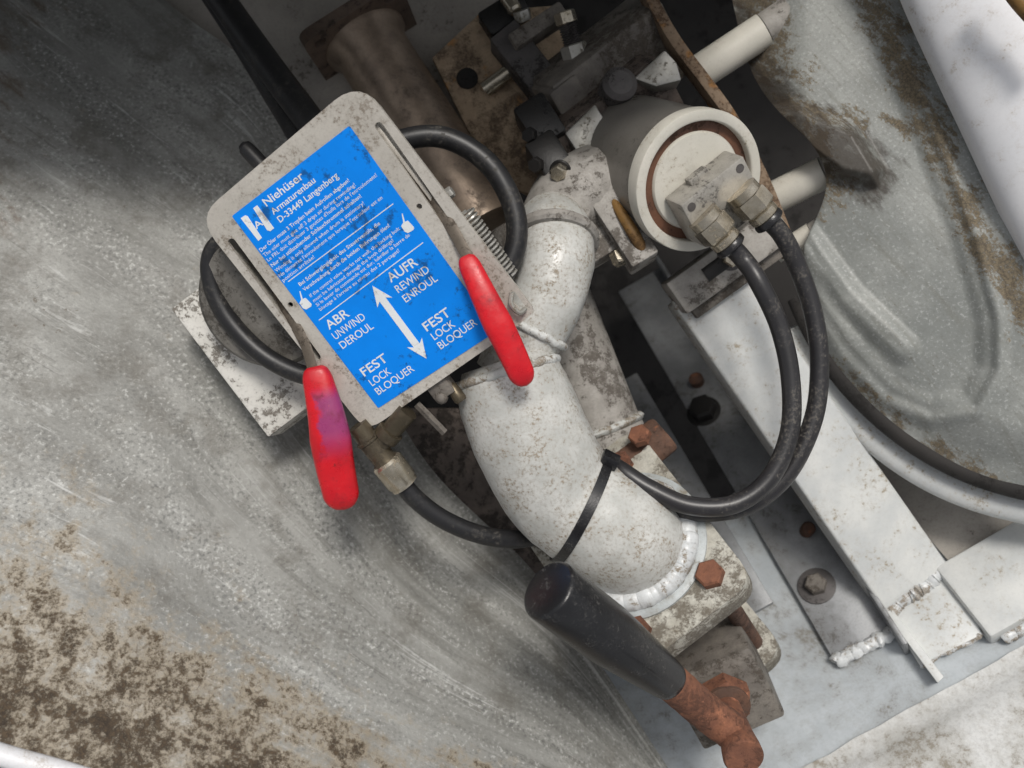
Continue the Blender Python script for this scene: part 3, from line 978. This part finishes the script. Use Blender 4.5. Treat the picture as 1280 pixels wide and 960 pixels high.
def build_ball_valve():
    Ln = 290
    C2 = C1 + A * Ln
    t = thing('shutoff_valve', 'grimy cast shut-off valve with long rusty bolts and a rusty lever', 'valve', C2)
    def fr(x, y, h):
        return C2 + FR * x + LM * y - A * h
    out = rounded([(-150, -92), (150, -92), (150, 92), (-150, 92)], [36] * 4)
    B().prism(fr, out, -20, 20).build('flange', MAT['flange'], t, bevel=5)
    def fr1(x, y, h):
        return C1 + A * 45 + FR * x + LM * y - A * h
    B().lathe(C1 + A * 22, A, [(0, 100), (18, 100), (40, 84), (70, 88), (120, 98), (180, 90), (214, 84), (232, 98), (248, 98)], seg=48).build('valve_body', MAT['cast'], t, angle=40, lumpy=3)
    for x, y in ((112, -62), (-112, -62), (112, 62), (-112, 62)):
        p = C1 + FR * x + LM * y
        B().lathe(p + A * 18, A, [(0, 13), (Ln - 36, 13)], seg=18).build('bolt_shank', MAT['rust_dark'], t)
        hexbolt(t, fr(x, y, -20), A, 22, 18, MAT['rust_dark'], 'nut')
    # square stem boss
    bc = W(897, 842, -262)
    S = n_(W(922, 930, -95) - W(903, 872, -185))
    s, u, v = ortho(S, A)
    B().box(bc, s, u, v, 62, 68, 66).build('stem_block', MAT['cast'], t, bevel=5, lumpy=2.0)
    # nut, washer and spindle
    nc = W(905, 873, -186)
    B().lathe(nc - s * 8, s, [(0, 39), (22, 39), (26, 33)], seg=6, phase=0.4).build('packing_nut', MAT['rust'], t, angle=25)
    B().lathe(nc + s * 14, s, [(0, 34), (6, 34), (8, 30)], seg=32).build('washer', MAT['rust_dark'], t)
    tip = W(928, 942, -72)
    B().lathe(nc + s * 16, tip - (nc + s * 16), [(0, 19), ((tip - nc).length - 50, 23), ((tip - nc).length - 26, 26), ((tip - nc).length - 10, 27), ((tip - nc).length - 7, 25)], seg=32).build('spindle', MAT['rust'], t, angle=40)
    # lever and its black grip
    g0, g1 = W(838, 852, -52), W(684, 736, 74)
    hub = W(912, 912, -104)
    lv = B().tube([hub, W(880, 888, -92), g0 + (g0 - g1) * 0.02, g0.lerp(g1, 0.2)], [26, 25, 24.5, 22], seg=28, sub=10, rough=1.2).build('lever_rod', MAT['rust'], t, angle=60)
    gd = n_(g1 - g0); gl = (g1 - g0).length
    go = B().lathe(g0, gd, [(0, 23), (2, 25.5), (10, 27), (gl * 0.25, 32), (gl * 0.42, 36), (gl * 0.55, 38.5), (gl * 0.82, 38.5), (gl - 6, 38.3), (gl - 3, 37.6), (gl - 0.8, 35.8), (gl, 33.5), (gl + 0.6, 10)], seg=48).build('grip', MAT['grip'], t, angle=50)
    # moulding seam on the grip
    a1, a2, a3 = ortho(gd, (0.5, -0.4, 0.75))
    B().box(g0 + gd * (gl * 0.48) + a2 * 37.6, gd, a3, a2, gl * 0.26, 0.8, 1.2).build('mould_line', MAT['grip'], go, bevel=0.4)
build_ball_valve()

def build_rear_pipe():
    c0, c1 = W(672, 320, -330), W(762, 550, -330)
    t = thing('rear_pipe', 'grey white pipe half hidden behind the bent pipe', 'pipe', c1)
    d = n_(c1 - c0); L = (c1 - c0).length
    B().lathe(c0, d, [(-60, 58), (L - 26, 58)], seg=40).build('tube', MAT['cast_light'], t)
    B().ring(c0 + d * (L - 20), d, 58, [(-7, -3), (-5, 5), (0, 8), (5, 5), (7, -3)], seg=40).build('weld_seam', MAT['oldweld'], t, angle=60)
    B().lathe(c0 + d * (L - 16), d, [(0, 60), (46, 60)], seg=40).build('stub_end', MAT['cast_light'], t)
build_rear_pipe()

def build_lug():
    c = W(812, 556, -262)
    t = thing('flange_lug', 'rounded dirty flange ear with rusty bolt head behind the pipe', 'lug', c)
    B().tube([c - FR * 4 + LM * 60, c + LM * 22, c - LM * 22, c - LM * 30], [34, 34, 34, 30], seg=24, flat=0.6, up=A).build('ear', MAT['rust_dark'], t, lumpy=1.5)
    hexbolt(t, W(801, 547, -232), -A, 17, 14, MAT['rust'], 'bolt')
build_lug()

# ------------------------------------------------------------------ white strut, rail and floor pieces
def build_strut():
    a, b_ = W(890, 366, -262), W(1143, 731, -318)
    d = n_(b_ - a)
    side = n_(W(1195, 700, -322) - W(1098, 772, -322)); side = n_(side - d * d.dot(side))
    up = d.cross(side)
    if up.z < 0:
        up = -up
    L = (b_ - a).length
    t = thing('strut', 'smooth white painted steel strut slanting from swivel to floor', 'strut', b_)
    def pf(x, y, h):
        return a + d * x + side * y + up * h
    B().prism(pf, [(-18, -58), (L + 8, -62), (L + 8, 62), (-18, 58)], -60, 0).build('post', MAT['beam'], t, bevel=5, seg=3)
    # welds at both ends
    def bead(p, q, r, mat, nm='weld_seam'):
        n = int((q - p).length / 2.5)
        pts = [p.lerp(q, i / n) + up * (2.5 * mnoise.noise(V((i * 0.25, r, 0)))) + d * (5 * mnoise.noise(V((i * 0.11, 7, 1)))) for i in range(n + 1)]
        rr = [r * (0.8 + 0.5 * abs(mnoise.noise(V((i * 0.35, 3, 3))))) for i in range(n + 1)]
        B().tube(pts, rr, seg=10, sub=1).build(nm, mat, t, angle=60)
    bead(pf(L + 14, -62, -8), pf(L + 14, 66, -8), 14, MAT['weld'])
    bead(pf(-18, -58, -4), pf(-18, 58, -4), 9, MAT['oldweld'])
    # short foot below the weld
    def ff(x, y, h):
        return on_floor(x, y, h)
    B().prism(ff, [(1100, 754), (1194, 712), (1228, 793), (1150, 832)], -4, 22).build('foot', MAT['beam'], t, bevel=2)
    B().prism(ff, [(1096, 752), (1104, 747), (1180, 846), (1172, 854)], -4, 34).build('gusset', MAT['beam'], t, bevel=1.5)
    bead(on_floor(1150, 832, 16), on_floor(1228, 793, 16), 5, MAT['weld'])
    # clamping block on top
    cb = W(908, 326, -248)
    u2 = n_(W(985, 292, -248) - W(838, 352, -248)); u2 = n_(u2 - d * d.dot(u2)); w2 = d.cross(u2)
    if w2.z < 0:
        w2 = -w2
    blk = thing('clamp_block', 'pale metal clamp block between strut and white swivel', 'block', cb)
    B().box(cb, u2, d, w2, 98, 28, 26).build('block', MAT['cast_light'], blk, bevel=4)
    B().box(cb + d * 36 + u2 * 6 - w2 * 16, u2, d, w2, 92, 9, 22).build('lower_plate', MAT['cast'], blk, bevel=2)
    sl = cb + w2 * 27 - u2 * 10 - d * 4
    B().tube([sl - u2 * 34, sl + u2 * 34], 11, seg=12, flat=0.25, up=w2).build('slot', MAT['black_iron'], blk)
    hexbolt(blk, sl + u2 * 12, w2, 15, 15, MAT['brass'], 'bolt', washer=20, wmat=MAT['dark_steel'])
build_strut()

def build_rail():
    a, b_ = on_floor(862, 452, 10), on_floor(1082, 812, 10)
    t = thing('angle_rail', 'grey steel angle rail bolted down beside the white strut', 'rail', b_)
    e0, e1 = on_floor(1046, 832, 10), on_floor(1116, 790, 10)
    d = n_(b_ - a); side = n_(e1 - e0); side = n_(side - d * side.dot(d))
    hw = (e1 - e0).length / 2
    c = (e0 + e1) / 2
    L = 900
    def pf(x, y, h):
        return c - d * x + side * y + FLOOR_N * h
    b = B()
    b.prism(pf, [(0, -hw), (L, -hw), (L, hw), (0, hw)], -10, 4)
    b.build('flat_leg', MAT['rail'], t, bevel=2)
    B().prism(pf, [(-34, hw - 2), (L, hw - 2), (L, hw + 6), (-34, hw + 6)], -10, 44).build('upright_leg', MAT['rail'], t, bevel=2)
    # chalky weld over the lower end
    pts = [pf(2 + 5 * mnoise.noise(V((i * 0.5, 0, 0))), -hw + 2 * hw * i / 24, 3) for i in range(25)]
    B().tube(pts, [10 + 6 * abs(mnoise.noise(V((i * 0.7, 2, 0)))) for i in range(25)], seg=10, sub=2).build('weld_seam', MAT['weld'], t, lumpy=2, lscale=0.15)
    def onrail(px, py):
        return on_floor(px, py, 14)
    hexbolt(t, onrail(1021, 733) + FLOOR_N * 4, FLOOR_N, 18, 16, MAT['cast'], 'bolt', washer=31, wmat=MAT['dark_steel'])
    B().lathe(onrail(1008, 664), FLOOR_N + V((0.3, -0.2, 0)), [(0, 12), (22, 12), (26, 9)], seg=16).build('stud', MAT['rust_dark'], t)
    hexbolt(t, onrail(880, 514), FLOOR_N, 26, 26, MAT['black_iron'], 'bolt', washer=34, wmat=MAT['black_iron'])
    B().lathe(onrail(872, 478), FLOOR_N, [(0, 14), (16, 14)], seg=14).build('stud', MAT['rust_dark'], t)
    # lower bar that runs alongside
    t2 = thing('floor_bar', 'dark grey flat bar on the floor left of the angle rail', 'bar', on_floor(960, 760, 0))
    p, q = on_floor(800, 500, 4), on_floor(975, 800, 4)
    dd = n_(q - p); sd = n_(FLOOR_N.cross(dd))
    B().box((p + q) / 2 - dd * 60, dd, sd, FLOOR_N, (q - p).length / 2, 22, 5).build('bar', MAT['rail'], t2, bevel=2)
build_rail()

def build_crossbar():
    p, q = on_floor(1212, 752, 16), on_floor(1345, 676, 16)
    d = n_(q - p)
    n = FLOOR_N
    n = n_(n - d * d.dot(n)); s = d.cross(n)
    t = thing('cross_bar', 'white welded cross bar at right edge below the drum', 'bar', p)
    c = (p + q) / 2 + d * 45
    B().box(c, d, s, n, 150, 66, 22).build('bar', MAT['beam'], t, bevel=6)
    sg = -1 if (s.y > 0) else 1
    e = c + s * (sg * 68) - n * 8
    pts = [e + d * (-130 + 290 * i / 60) + n * (4 * mnoise.noise(V((i * 0.4, 0, 0)))) for i in range(61)]
    B().tube(pts, [10 + 5 * abs(mnoise.noise(V((i * 0.5, 1, 0)))) for i in range(61)], seg=10, sub=1).build('weld_seam', MAT['weld'], t, angle=60)
build_crossbar()
tag(B().prism(lambda x, y, h: on_floor(x, y, h), [(1010, 500), (1120, 470), (1330, 600), (1330, 640), (1195, 712)], 2, 7).build('floor_plate', MAT['back'], None, bevel=1),
    'dark dirty floor plate between white strut and reel lip', 'plate')

# ------------------------------------------------------------------ swivel with its two hoses
SN = n_((0.36, -0.38, 0.85))
SU = n_((0.80, 0.60, 0)); SU = n_(SU - SN * SN.dot(SU))
SV = SU.cross(SN)
if SV.y > 0:
    SV = -SV
SC = W(875, 228, -120)
def build_swivel():
    t = thing('swivel', 'grey cylindrical swivel with white rim and two brass hose connections', 'swivel', SC - SN * 190)
    B().lathe(SC - SN * 190, SN, [(0, 92), (170, 94)], seg=72).build('canister', MAT['canister'], t)
    B().ring(SC, SN, 90, [(-24, -8), (-24, 8), (-2.5, 8), (-0.6, 7.2), (0, 5), (0, -5), (-0.6, -6.6), (-3, -7.5), (-14, -8)], seg=80).build('rim', MAT['white'], t, angle=50)
    B().lathe(SC - SN * 12, SN, [(-8, 82), (0, 82)], seg=64).build('seal', MAT['groove'], t)
    B().lathe(SC - SN * 12, SN, [(0, 68), (2, 68), (5, 66), (6, 56), (8, 20)], seg=64).build('cover_disc', MAT['white'], t, angle=40)
    # connection block
    bc = SC + SN * 20 + SV * 22 + SU * 2
    def fr(x, y, h):
        return bc + SU * x + SV * y + SN * h
    blk = B().prism(fr, [(-56, -36), (52, -36), (52, 34), (40, 48), (-44, 48), (-56, 36)], -24, 22).build('connection_block', MAT['block'], t, bevel=3)
    for x in (-44, 40):
        B().lathe(fr(x, -24, 21.5), SN, [(0, 6.5), (1, 6.2)], seg=18).build('plug_screw', MAT['dark_steel'], blk)
    B().box(fr(-6, -38, -8), SU, SV, SN, 16, 6, 8).build('keeper', MAT['block'], t, bevel=2)
    for i, (fx, fy) in enumerate(((892, 284), (940, 252))):
        o = W(fx - 12, fy - 12, -86)
        ax = n_(SV * 0.86 + SN * 0.30 + V((0.18, 0, 0)))
        f = B().lathe(o, ax, [(-4, 23), (8, 23), (9, 21), (10, 21)], seg=32).build('fitting', MAT['brass'], t, angle=30)
        B().lathe(o + ax * 9, ax, [(0, 25), (3, 26), (22, 26), (25, 23)], seg=6, phase=0.3).build('hex_nut', MAT['brass'], f, angle=20)
        B().lathe(o + ax * 34, ax, [(0, 18), (3, 21), (12, 21), (14, 19)], seg=32).build('sleeve', MAT['brass'], f, angle=30)
        B().lathe(o + ax * 48, ax, [(0, 20), (3, 21.5), (8, 21.5), (10, 19), (10, 14)], seg=32).build('release_ring', MAT['grip'], f, angle=30)
        FIT.append((o + ax * 50, ax))
FIT = []
build_swivel()
p, ax = FIT[0]
hose('air_hose', 'black air hose on inner side of the pair from swivel to cable tie',
     [p, p + ax * 30, W(948, 352, -92), W(974, 408, -98), W(988, 472, -100), W(987, 540, -100), W(962, 598, -100), W(918, 630, -100), W(862, 632, -102), W(812, 611, -108), W(776, 588, -120), W(752, 572, -150)], 13, MAT['hose'], group='air hoses from the swivel')
p, ax = FIT[1]
hose('air_hose', 'black air hose on outer side of the pair from swivel to cable tie',
     [p, p + ax * 30, W(996, 330, -112), W(1015, 385, -118), W(1024, 445, -120), W(1020, 510, -122), W(1000, 566, -124), W(972, 606, -128), W(930, 634, -132), W(868, 640, -134), W(814, 622, -140), W(780, 597, -150), W(756, 580, -175)], 13, MAT['hose'], group='air hoses from the swivel')

def build_bearing():
    c = SC - SN * 235
    t = thing('bearing_housing', 'dark oily square housing with bright machined corners behind the swivel', 'housing', c - SN * 40)
    def fr(x, y, h):
        return c + SU * x + SV * y + SN * h
    out = rounded([(-108, -108), (108, -108), (108, 108), (-108, 108)], [16] * 4)
    B().prism(fr, out, -46, 44).build('housing_body', MAT['cast_dark'], t, bevel=4)
    for poly in ([(706, 166), (744, 130), (756, 150), (742, 180), (728, 200)], [(792, 98), (831, 62), (846, 78), (852, 100), (820, 108)]):
        cz = W(*poly[0], -222)
        pts = [W(x, y, -222) for x, y in poly]
        B().prism(lambda x, y, h: V((x, y, -222 + h)), [(q.x, q.y) for q in pts], -40, 0).build('machined_pad', MAT['zinc'], t, bevel=2.5)
    B().lathe(W(768, 118, -250), (0.1, 0.1, 1), [(0, 26), (40, 26), (46, 18)], seg=24).build('cap', MAT['dark_steel'], t)
    B().box(W(762, 92, -330), SU, SV, SN, 108, 62, 56).build('gear_case', MAT['cast'], t, bevel=8, lumpy=2.5)
    B().box(W(706, 128, -300), SU, SV, SN, 26, 40, 40).build('side_boss', MAT['cast'], t, bevel=5, lumpy=1.5)
    # set screw with lock nut on the upper face
    o = W(722, 78, -300)
    ax = n_(W(712, 38, -290) - W(724, 82, -305))
    B().lathe(o, ax, [(0, 24), (4, 24)], seg=24).build('washer', MAT['zinc'], t)
    B().lathe(o + ax * 4, ax, [(0, 21), (22, 21), (24, 18)], seg=6).build('lock_nut', MAT['zinc'], t, angle=20)
    prof = []
    for i in range(8):
        prof += [(26 + i * 4, 12), (28 + i * 4, 15)]
    B().lathe(o + ax * 2, ax, prof, seg=20).build('thread', MAT['dark_steel'], t, angle=20)
    B().lathe(o + ax * 60, ax, [(0, 17), (16, 17), (18, 14)], seg=6).build('screw_head', MAT['brass'], t, angle=20)
build_bearing()

def build_elbow_casting():
    c = W(730, 240, -220)
    t = thing('swivel_casting', 'grey cast swivel elbow joining the bent pipe to the housing', 'casting', c)
    p, q = W(726, 208, -200), W(806, 330, -175)
    d = n_(q - p); s = n_(V((0.86, 0.5, 0)) - d * d.dot(V((0.86, 0.5, 0)))); n = d.cross(s)
    if n.z < 0:
        n = -n
    B().box((p + q) / 2, d, s, n, (q - p).length / 2, 22, 26).build('flange_bar', MAT['cast_light'], t, bevel=4, lumpy=1)
    B().tube([W(690, 300, -200), W(700, 272, -215), W(722, 250, -225), W(752, 238, -235)], [54, 58, 66, 70], seg=32, sub=8).build('elbow', MAT['cast_light'], t, lumpy=3, lscale=0.03)
    B().tube([W(735, 262, -165), W(722, 300, -160), W(718, 318, -170)], [5, 8, 6], seg=10).build('rib', MAT['cast_light'], t)
    B().box(W(740, 305, -205), d, s, n, 30, 38, 22).build('foot', MAT['cast_light'], t, bevel=4)
    hexbolt(t, W(700, 214, -175), n_((-0.3, -0.5, 0.8)), 12, 16, MAT['brass'], 'bolt', washer=16, wmat=MAT['black_iron'])
    hexbolt(t, W(772, 316, -180), n_((0.3, -0.9, 0.3)), 13, 18, MAT['brass'], 'bolt')
    t2 = thing('clamp', 'black oily clamp beside the grey swivel casting', 'clamp', W(685, 180, -250))
    for (a, hx, hy, hz) in ((W(676, 158, -245), 36, 26, 30), (W(690, 206, -225), 40, 24, 34)):
        B().box(a, d, s, n, hx, hy, hz).build('jaw', MAT['black_iron'], t2, bevel=6, lumpy=2)
    for a in (W(664, 168, -205), W(672, 205, -190)):
        hexbolt(t2, a, n_((-0.4, -0.3, 0.8)), 11, 14, MAT['black_iron'], 'screw')
    tag(B().tube([W(762, 244, -175), W(776, 266, -160), W(792, 292, -150), W(808, 322, -165)], [5, 8, 9, 8], seg=14).build('ochre_hose', MAT['yellow']), 'ochre hose end between swivel rim and grey casting', 'hose')
build_elbow_casting()

# ------------------------------------------------------------------ parts in the upper middle
def build_upper_parts():
    # flanged tube
    c0, c1 = W(455, 48, -420), W(605, 285, -360)
    d = n_(c1 - c0); L = (c1 - c0).length
    t = thing('flanged_tube', 'brownish steel tube with square bolted flange at upper centre', 'tube', c0)
    B().lathe(c0, d, [(0, 74), (12, 72), (26, 62), (L, 62)], seg=44).build('tube', MAT['bpipe'], t, angle=40)
    s = n_(V((0.78, 0.62, 0)) - d * d.dot(V((0.78, 0.62, 0)))); n = s.cross(d)
    def fr(x, y, h):
        return c0 + s * x + n * y + d * h
    hole = [circle((x * 66, y * 66), 11) for x in (-1, 1) for y in (-1, 1)]
    B().prism(fr, rounded([(-92, -92), (92, -92), (92, 92), (-92, 92)], [24] * 4), -16, 4, hole).build('flange', MAT['rust_flange'], t)
    # rusty beige plate
    z = -400
    pts = [W(x, y, z) for x, y in ((540, 72), (602, 14), (700, 6), (735, 120), (690, 260), (612, 218))]
    c = sum(pts, V()) / len(pts)
    ux, uy = V((1, 0, 0)), V((0, 1, 0))
    def fr2(x, y, h):
        return c + V((x, y, h))
    poly = [((p - c).x, (p - c).y) for p in pts]
    t = thing('gusset_plate', 'flaking beige and rust plate behind the dark bracket', 'plate', c)
    B().prism(fr2, poly, -14, 0).build('plate', MAT['rusty_plate'], t, bevel=2)
    B().lathe(W(584, 98, z + 2), (0, 0, 1), [(0, 18), (1.2, 17)], seg=20).build('hole', MAT['void'], t)
    # bolt with green brass tip poking out of the plate
    b0, b1 = W(606, 112, -385), W(638, 88, -372)
    o = B().lathe(b0, b1 - b0, [(0, 13), ((b1 - b0).length, 13), ((b1 - b0).length + 3, 10)], seg=20).build('stud_bolt', MAT['brass'])
    tag(o, 'short brass stud poking from the beige rusty plate', 'stud')
    # dark bracket: two bars meeting at a corner
    t = thing('angle_bracket', 'dark steel angle bracket with a pale top edge at upper centre', 'bracket', W(640, 60, -350))
    def bar(a, b_, w, h, mat, nm):
        d = n_(b_ - a); s = n_(V((-d.y, d.x, 0))); n = d.cross(s)
        B().box((a + b_) / 2, d, s, n, (b_ - a).length / 2, w, h).build(nm, mat, t, bevel=4)
    bar(W(628, 44, -345), W(690, 122, -345), 26, 30, MAT['dark_steel'], 'bar')
    bar(W(640, 58, -322), W(704, 16, -322), 13, 24, MAT['cast'], 'top_edge')
    bar(W(606, 36, -362), W(655, 5, -362), 22, 20, MAT['black_iron'], 'bar')
    o = thing('clamp_bolt', 'brass bolt and nut at top edge above the dark bracket', 'bolt', W(642, 10, -330))
    B().lathe(W(630, -8, -330), W(645, 14, -322) - W(630, -8, -330), [(0, 12), (34, 12), (38, 9)], seg=18).build('shank', MAT['brass'], o)
    B().lathe(W(655, 26, -325), n_((-0.3, 0.8, 0.4)), [(0, 14), (16, 14)], seg=6).build('nut', MAT['zinc'], o, angle=20)
    # flat bar that bends down past the swivel
    a = [W(800, -40, -260), W(816, 0, -255), W(846, 52, -250), W(882, 100, -245), W(916, 148, -240), W(946, 205, -235), W(968, 255, -232), W(992, 318, -235)]
    P = smooth_path(a, 6)
    b = B()
    n = len(P)
    vs, fs = [], []
    for i in range(n):
        T = n_(P[min(i + 1, n - 1)] - P[max(i - 1, 0)])
        s = n_(V((T.y, -T.x, 0)))
        for x, h in ((-9, 0), (9, 0), (9, -34), (-9, -34)):
            vs.append(P[i] + s * x + V((0, 0, h)))
    for i in range(n - 1):
        for j in range(4):
            j2 = (j + 1) % 4
            fs.append((i * 4 + j, i * 4 + j2, (i + 1) * 4 + j2, (i + 1) * 4 + j))
    fs += [(0, 1, 2, 3), tuple(4 * (n - 1) + j for j in (3, 2, 1, 0))]
    tag(b.add(vs, fs).build('flat_bar', MAT['bar'], None, bevel=1.5), 'rust speckled curved flat bar passing behind the swivel rim', 'bar')
    # axle stubs reaching from the drum
    for lab, p, q, r in (('pale axle stub near top edge between flat bar and drum', (872, 92), (985, 18), 27),
                         ('pale axle stub right of the swivel fittings', (950, 256), (1060, 200), 25),
                         ('smallest pale axle stub beside the outer air hose', (970, 318), (1030, 280), 15)):
        a, b_ = W(*p, -300), W(*q, {27: -266, 25: -240, 15: -270}[r])
        tt = thing('axle_stub', lab, 'rod', a, 'axle stubs of the drum')
        L = (b_ - a).length
        B().lathe(a, b_ - a, [(0, r), (L * 0.74, r)], seg=32).build('rod', MAT['white'], tt)
        B().lathe(a, b_ - a, [(L * 0.75, r - 1), (L * 1.02, r - 1)], seg=32).build('sleeve', MAT['cast_light'], tt)
build_upper_parts()

# ------------------------------------------------------------------ reel drum on the right, white cover
def sd_poly(px, py, pts):
    """distance to a polyline"""
    best = 1e9
    for (ax, ay), (bx, by) in zip(pts[:-1], pts[1:]):
        dx, dy = bx - ax, by - ay
        t = max(0, min(1, ((px - ax) * dx + (py - ay) * dy) / (dx * dx + dy * dy)))
        best = min(best, math.hypot(px - ax - t * dx, py - ay - t * dy))
    return best
def inside(px, py, poly):
    c = False
    j = len(poly) - 1
    for i in range(len(poly)):
        (xi, yi), (xj, yj) = poly[i], poly[j]
        if (yi > py) != (yj > py) and px < (xj - xi) * (py - yi) / (yj - yi) + xi:
            c = not c
        j = i
    return c
def sstep(a, b, x):
    t = max(0, min(1, (x - a) / (b - a)))
    return t * t * (3 - 2 * t)

PANEL = [(1000, -80), (1062, -60), (1118, 60), (1170, 190), (1212, 300), (1240, 400), (1240, 460), (1216, 505), (1165, 516), (1110, 492), (1060, 440), (1020, 380), (985, 300), (930, 150), (900, 20), (920, -80)]
FINGER = [(1000, 290), (1060, 372), (1128, 436)]
POCKET = [(930, 140), (1000, 130), (1072, 158), (1104, 212), (1096, 232), (1050, 222), (990, 180), (930, 170)]
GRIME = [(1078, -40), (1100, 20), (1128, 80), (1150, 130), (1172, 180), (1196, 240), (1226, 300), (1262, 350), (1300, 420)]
def build_drum():
    lower = [(985, 330), (1005, 385), (1040, 450), (1090, 508), (1150, 556), (1215, 590), (1290, 612), (1400, 630)]
    upper = [(890, -120), (960, -120), (1040, -120), (1100, -110), (1180, -90), (1250, -60), (1330, 0), (1420, 120)]
    lowp = smooth_path([V((x, y, 0)) for x, y in lower], 8)
    upp = smooth_path([V((x, y, 0)) for x, y in upper], 8)
    def z0(px, py):
        return -215 + (px - 1100) * 0.40 + (300 - py) * 0.03 - 70 * sstep(1010, 900, px)
    def fn(u, v):
        i = v * (len(lowp) - 1); k = min(int(i), len(lowp) - 2); f = i - k
        a = lowp[k].lerp(lowp[k + 1], f); b_ = upp[k].lerp(upp[k + 1], f)
        q = a.lerp(b_, u)
        q.x += 80 * math.exp(-((q.y - 220) / 80) ** 2) * (1 - v) ** 4
        x, y = q.x, q.y
        z = z0(x, y)
        dp = sd_poly(x, y, PANEL + PANEL[:1])
        s = dp if inside(x, y, PANEL) else -dp
        z -= 12 * sstep(-14, 6, s)                       # sunken pressing
        z += 9 * sstep(26, 4, abs(s)) * (1.0 if x > 1000 + (y < 60) * 60 else 0.0)   # rib round it
        z += 13 * sstep(26, 4, sd_poly(x, y, FINGER))    # raised finger
        dq = sd_poly(x, y, POCKET + POCKET[:1])
        s2 = dq if inside(x, y, POCKET) else -dq
        z += 30 * sstep(-6, 14, s2)
        z += 34 * math.sin(math.pi * min(1, u * 0.9)) ** 0.8 - 30 * sstep(0.12, 0.0, u)                    # edge rolls over
        z += 3 * mnoise.noise(V((x * 0.012, y * 0.012, 0)))
        return W(x, y, z)
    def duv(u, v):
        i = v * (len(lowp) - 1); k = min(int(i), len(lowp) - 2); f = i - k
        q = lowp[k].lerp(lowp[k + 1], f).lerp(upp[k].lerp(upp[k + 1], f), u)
        e = min(sd_poly(q.x, q.y, GRIME), sd_poly(q.x, q.y, [(1122, 158), (1146, 152)]) + 6, sd_poly(q.x, q.y, [(930, 150), (1000, 140), (1062, 158)]) + 4, sd_poly(q.x, q.y, [(935, -60), (965, 90), (985, 190), (1010, 230)]) * 0.6, sd_poly(q.x, q.y, [(1040, 455), (1130, 545), (1240, 600)]) + 10)  # the line down the left paints shade and brown dirt, the others dirt
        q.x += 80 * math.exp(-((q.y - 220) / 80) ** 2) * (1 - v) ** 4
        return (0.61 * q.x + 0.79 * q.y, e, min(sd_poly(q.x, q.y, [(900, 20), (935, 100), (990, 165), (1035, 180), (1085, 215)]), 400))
    t = thing('reel_drum', 'grey galvanised pressed reel disc with brown dirt at right', 'reel', W(1150, 560, -260))
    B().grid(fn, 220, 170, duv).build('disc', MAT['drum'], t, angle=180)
    # dark tube painted as the shaded gap, and pale lip, along the lower edge
    rim = [W(p.x - 3, p.y + 2, z0(p.x, p.y) - 42) for p in lowp[6::3]]
    B().tube(rim, 15, seg=14, sub=3).build('edge_gap_shade', MAT['void'], t)
    lp = [W(p.x - 12, p.y + 24 , z0(p.x, p.y) - 66) for p in lowp[8::3]]
    b = B()
    P = smooth_path(lp, 4)
    vs, fs = [], []
    n = len(P)
    for i in range(n):
        T = n_(P[min(i + 1, n - 1)] - P[max(i - 1, 0)])
        s = n_(V((T.y, -T.x, 0)))
        if s.y > 0:
            s = -s
        for x, h in ((-14, 0), (0, 4), (16, 0), (22, -12), (18, -40), (-14, -40)):
            vs.append(P[i] + s * x + V((0, 0, h)))
    for i in range(n - 1):
        for j in range(6):
            j2 = (j + 1) % 6
            fs.append((i * 6 + j, i * 6 + j2, (i + 1) * 6 + j2, (i + 1) * 6 + j))
    fs += [tuple(range(6)), tuple(6 * (n - 1) + j for j in range(6))[::-1]]
    b.add(vs, fs).build('lip', MAT['beam'], t, angle=50)
build_drum()

def build_cover():
    edge = smooth_path([V(p + (0,)) for p in ((1060, -160), (1098, -70), (1128, 8), (1166, 92), (1204, 172), (1246, 262), (1290, 352), (1360, 500))], 8)
    n = len(edge)
    def fn(u, v):
        i = v * (n - 1); k = min(int(i), n - 2); f = i - k
        p = edge[k].lerp(edge[k + 1], f)
        w = u * 300
        x, y = p.x + w * 0.93, p.y - w * 0.36
        h = 70 * (1 - (1 - min(1, u * 2.2)) ** 2) ** 0.5 if u * 2.2 < 1 else 70
        z = -120 + h + u * 50
        return W(x, y, z)
    o = B().grid(fn, 40, 40).build('cover', MAT['cover'], None, angle=180)
    tag(o, 'smooth white rounded cover sheet in upper right corner', 'cover')
    tag(B().tube([W(1250, -34, 30), W(1272, -2, 30), W(1296, 26, 30), W(1316, 56, 30)], 11, seg=12).build('rope', MAT['yellow']), 'yellowish rope end at extreme upper right corner', 'rope')
build_cover()

# drop the build-time helper property
for o in list(bpy.data.objects):
    if '_b' in o:
        del o['_b']
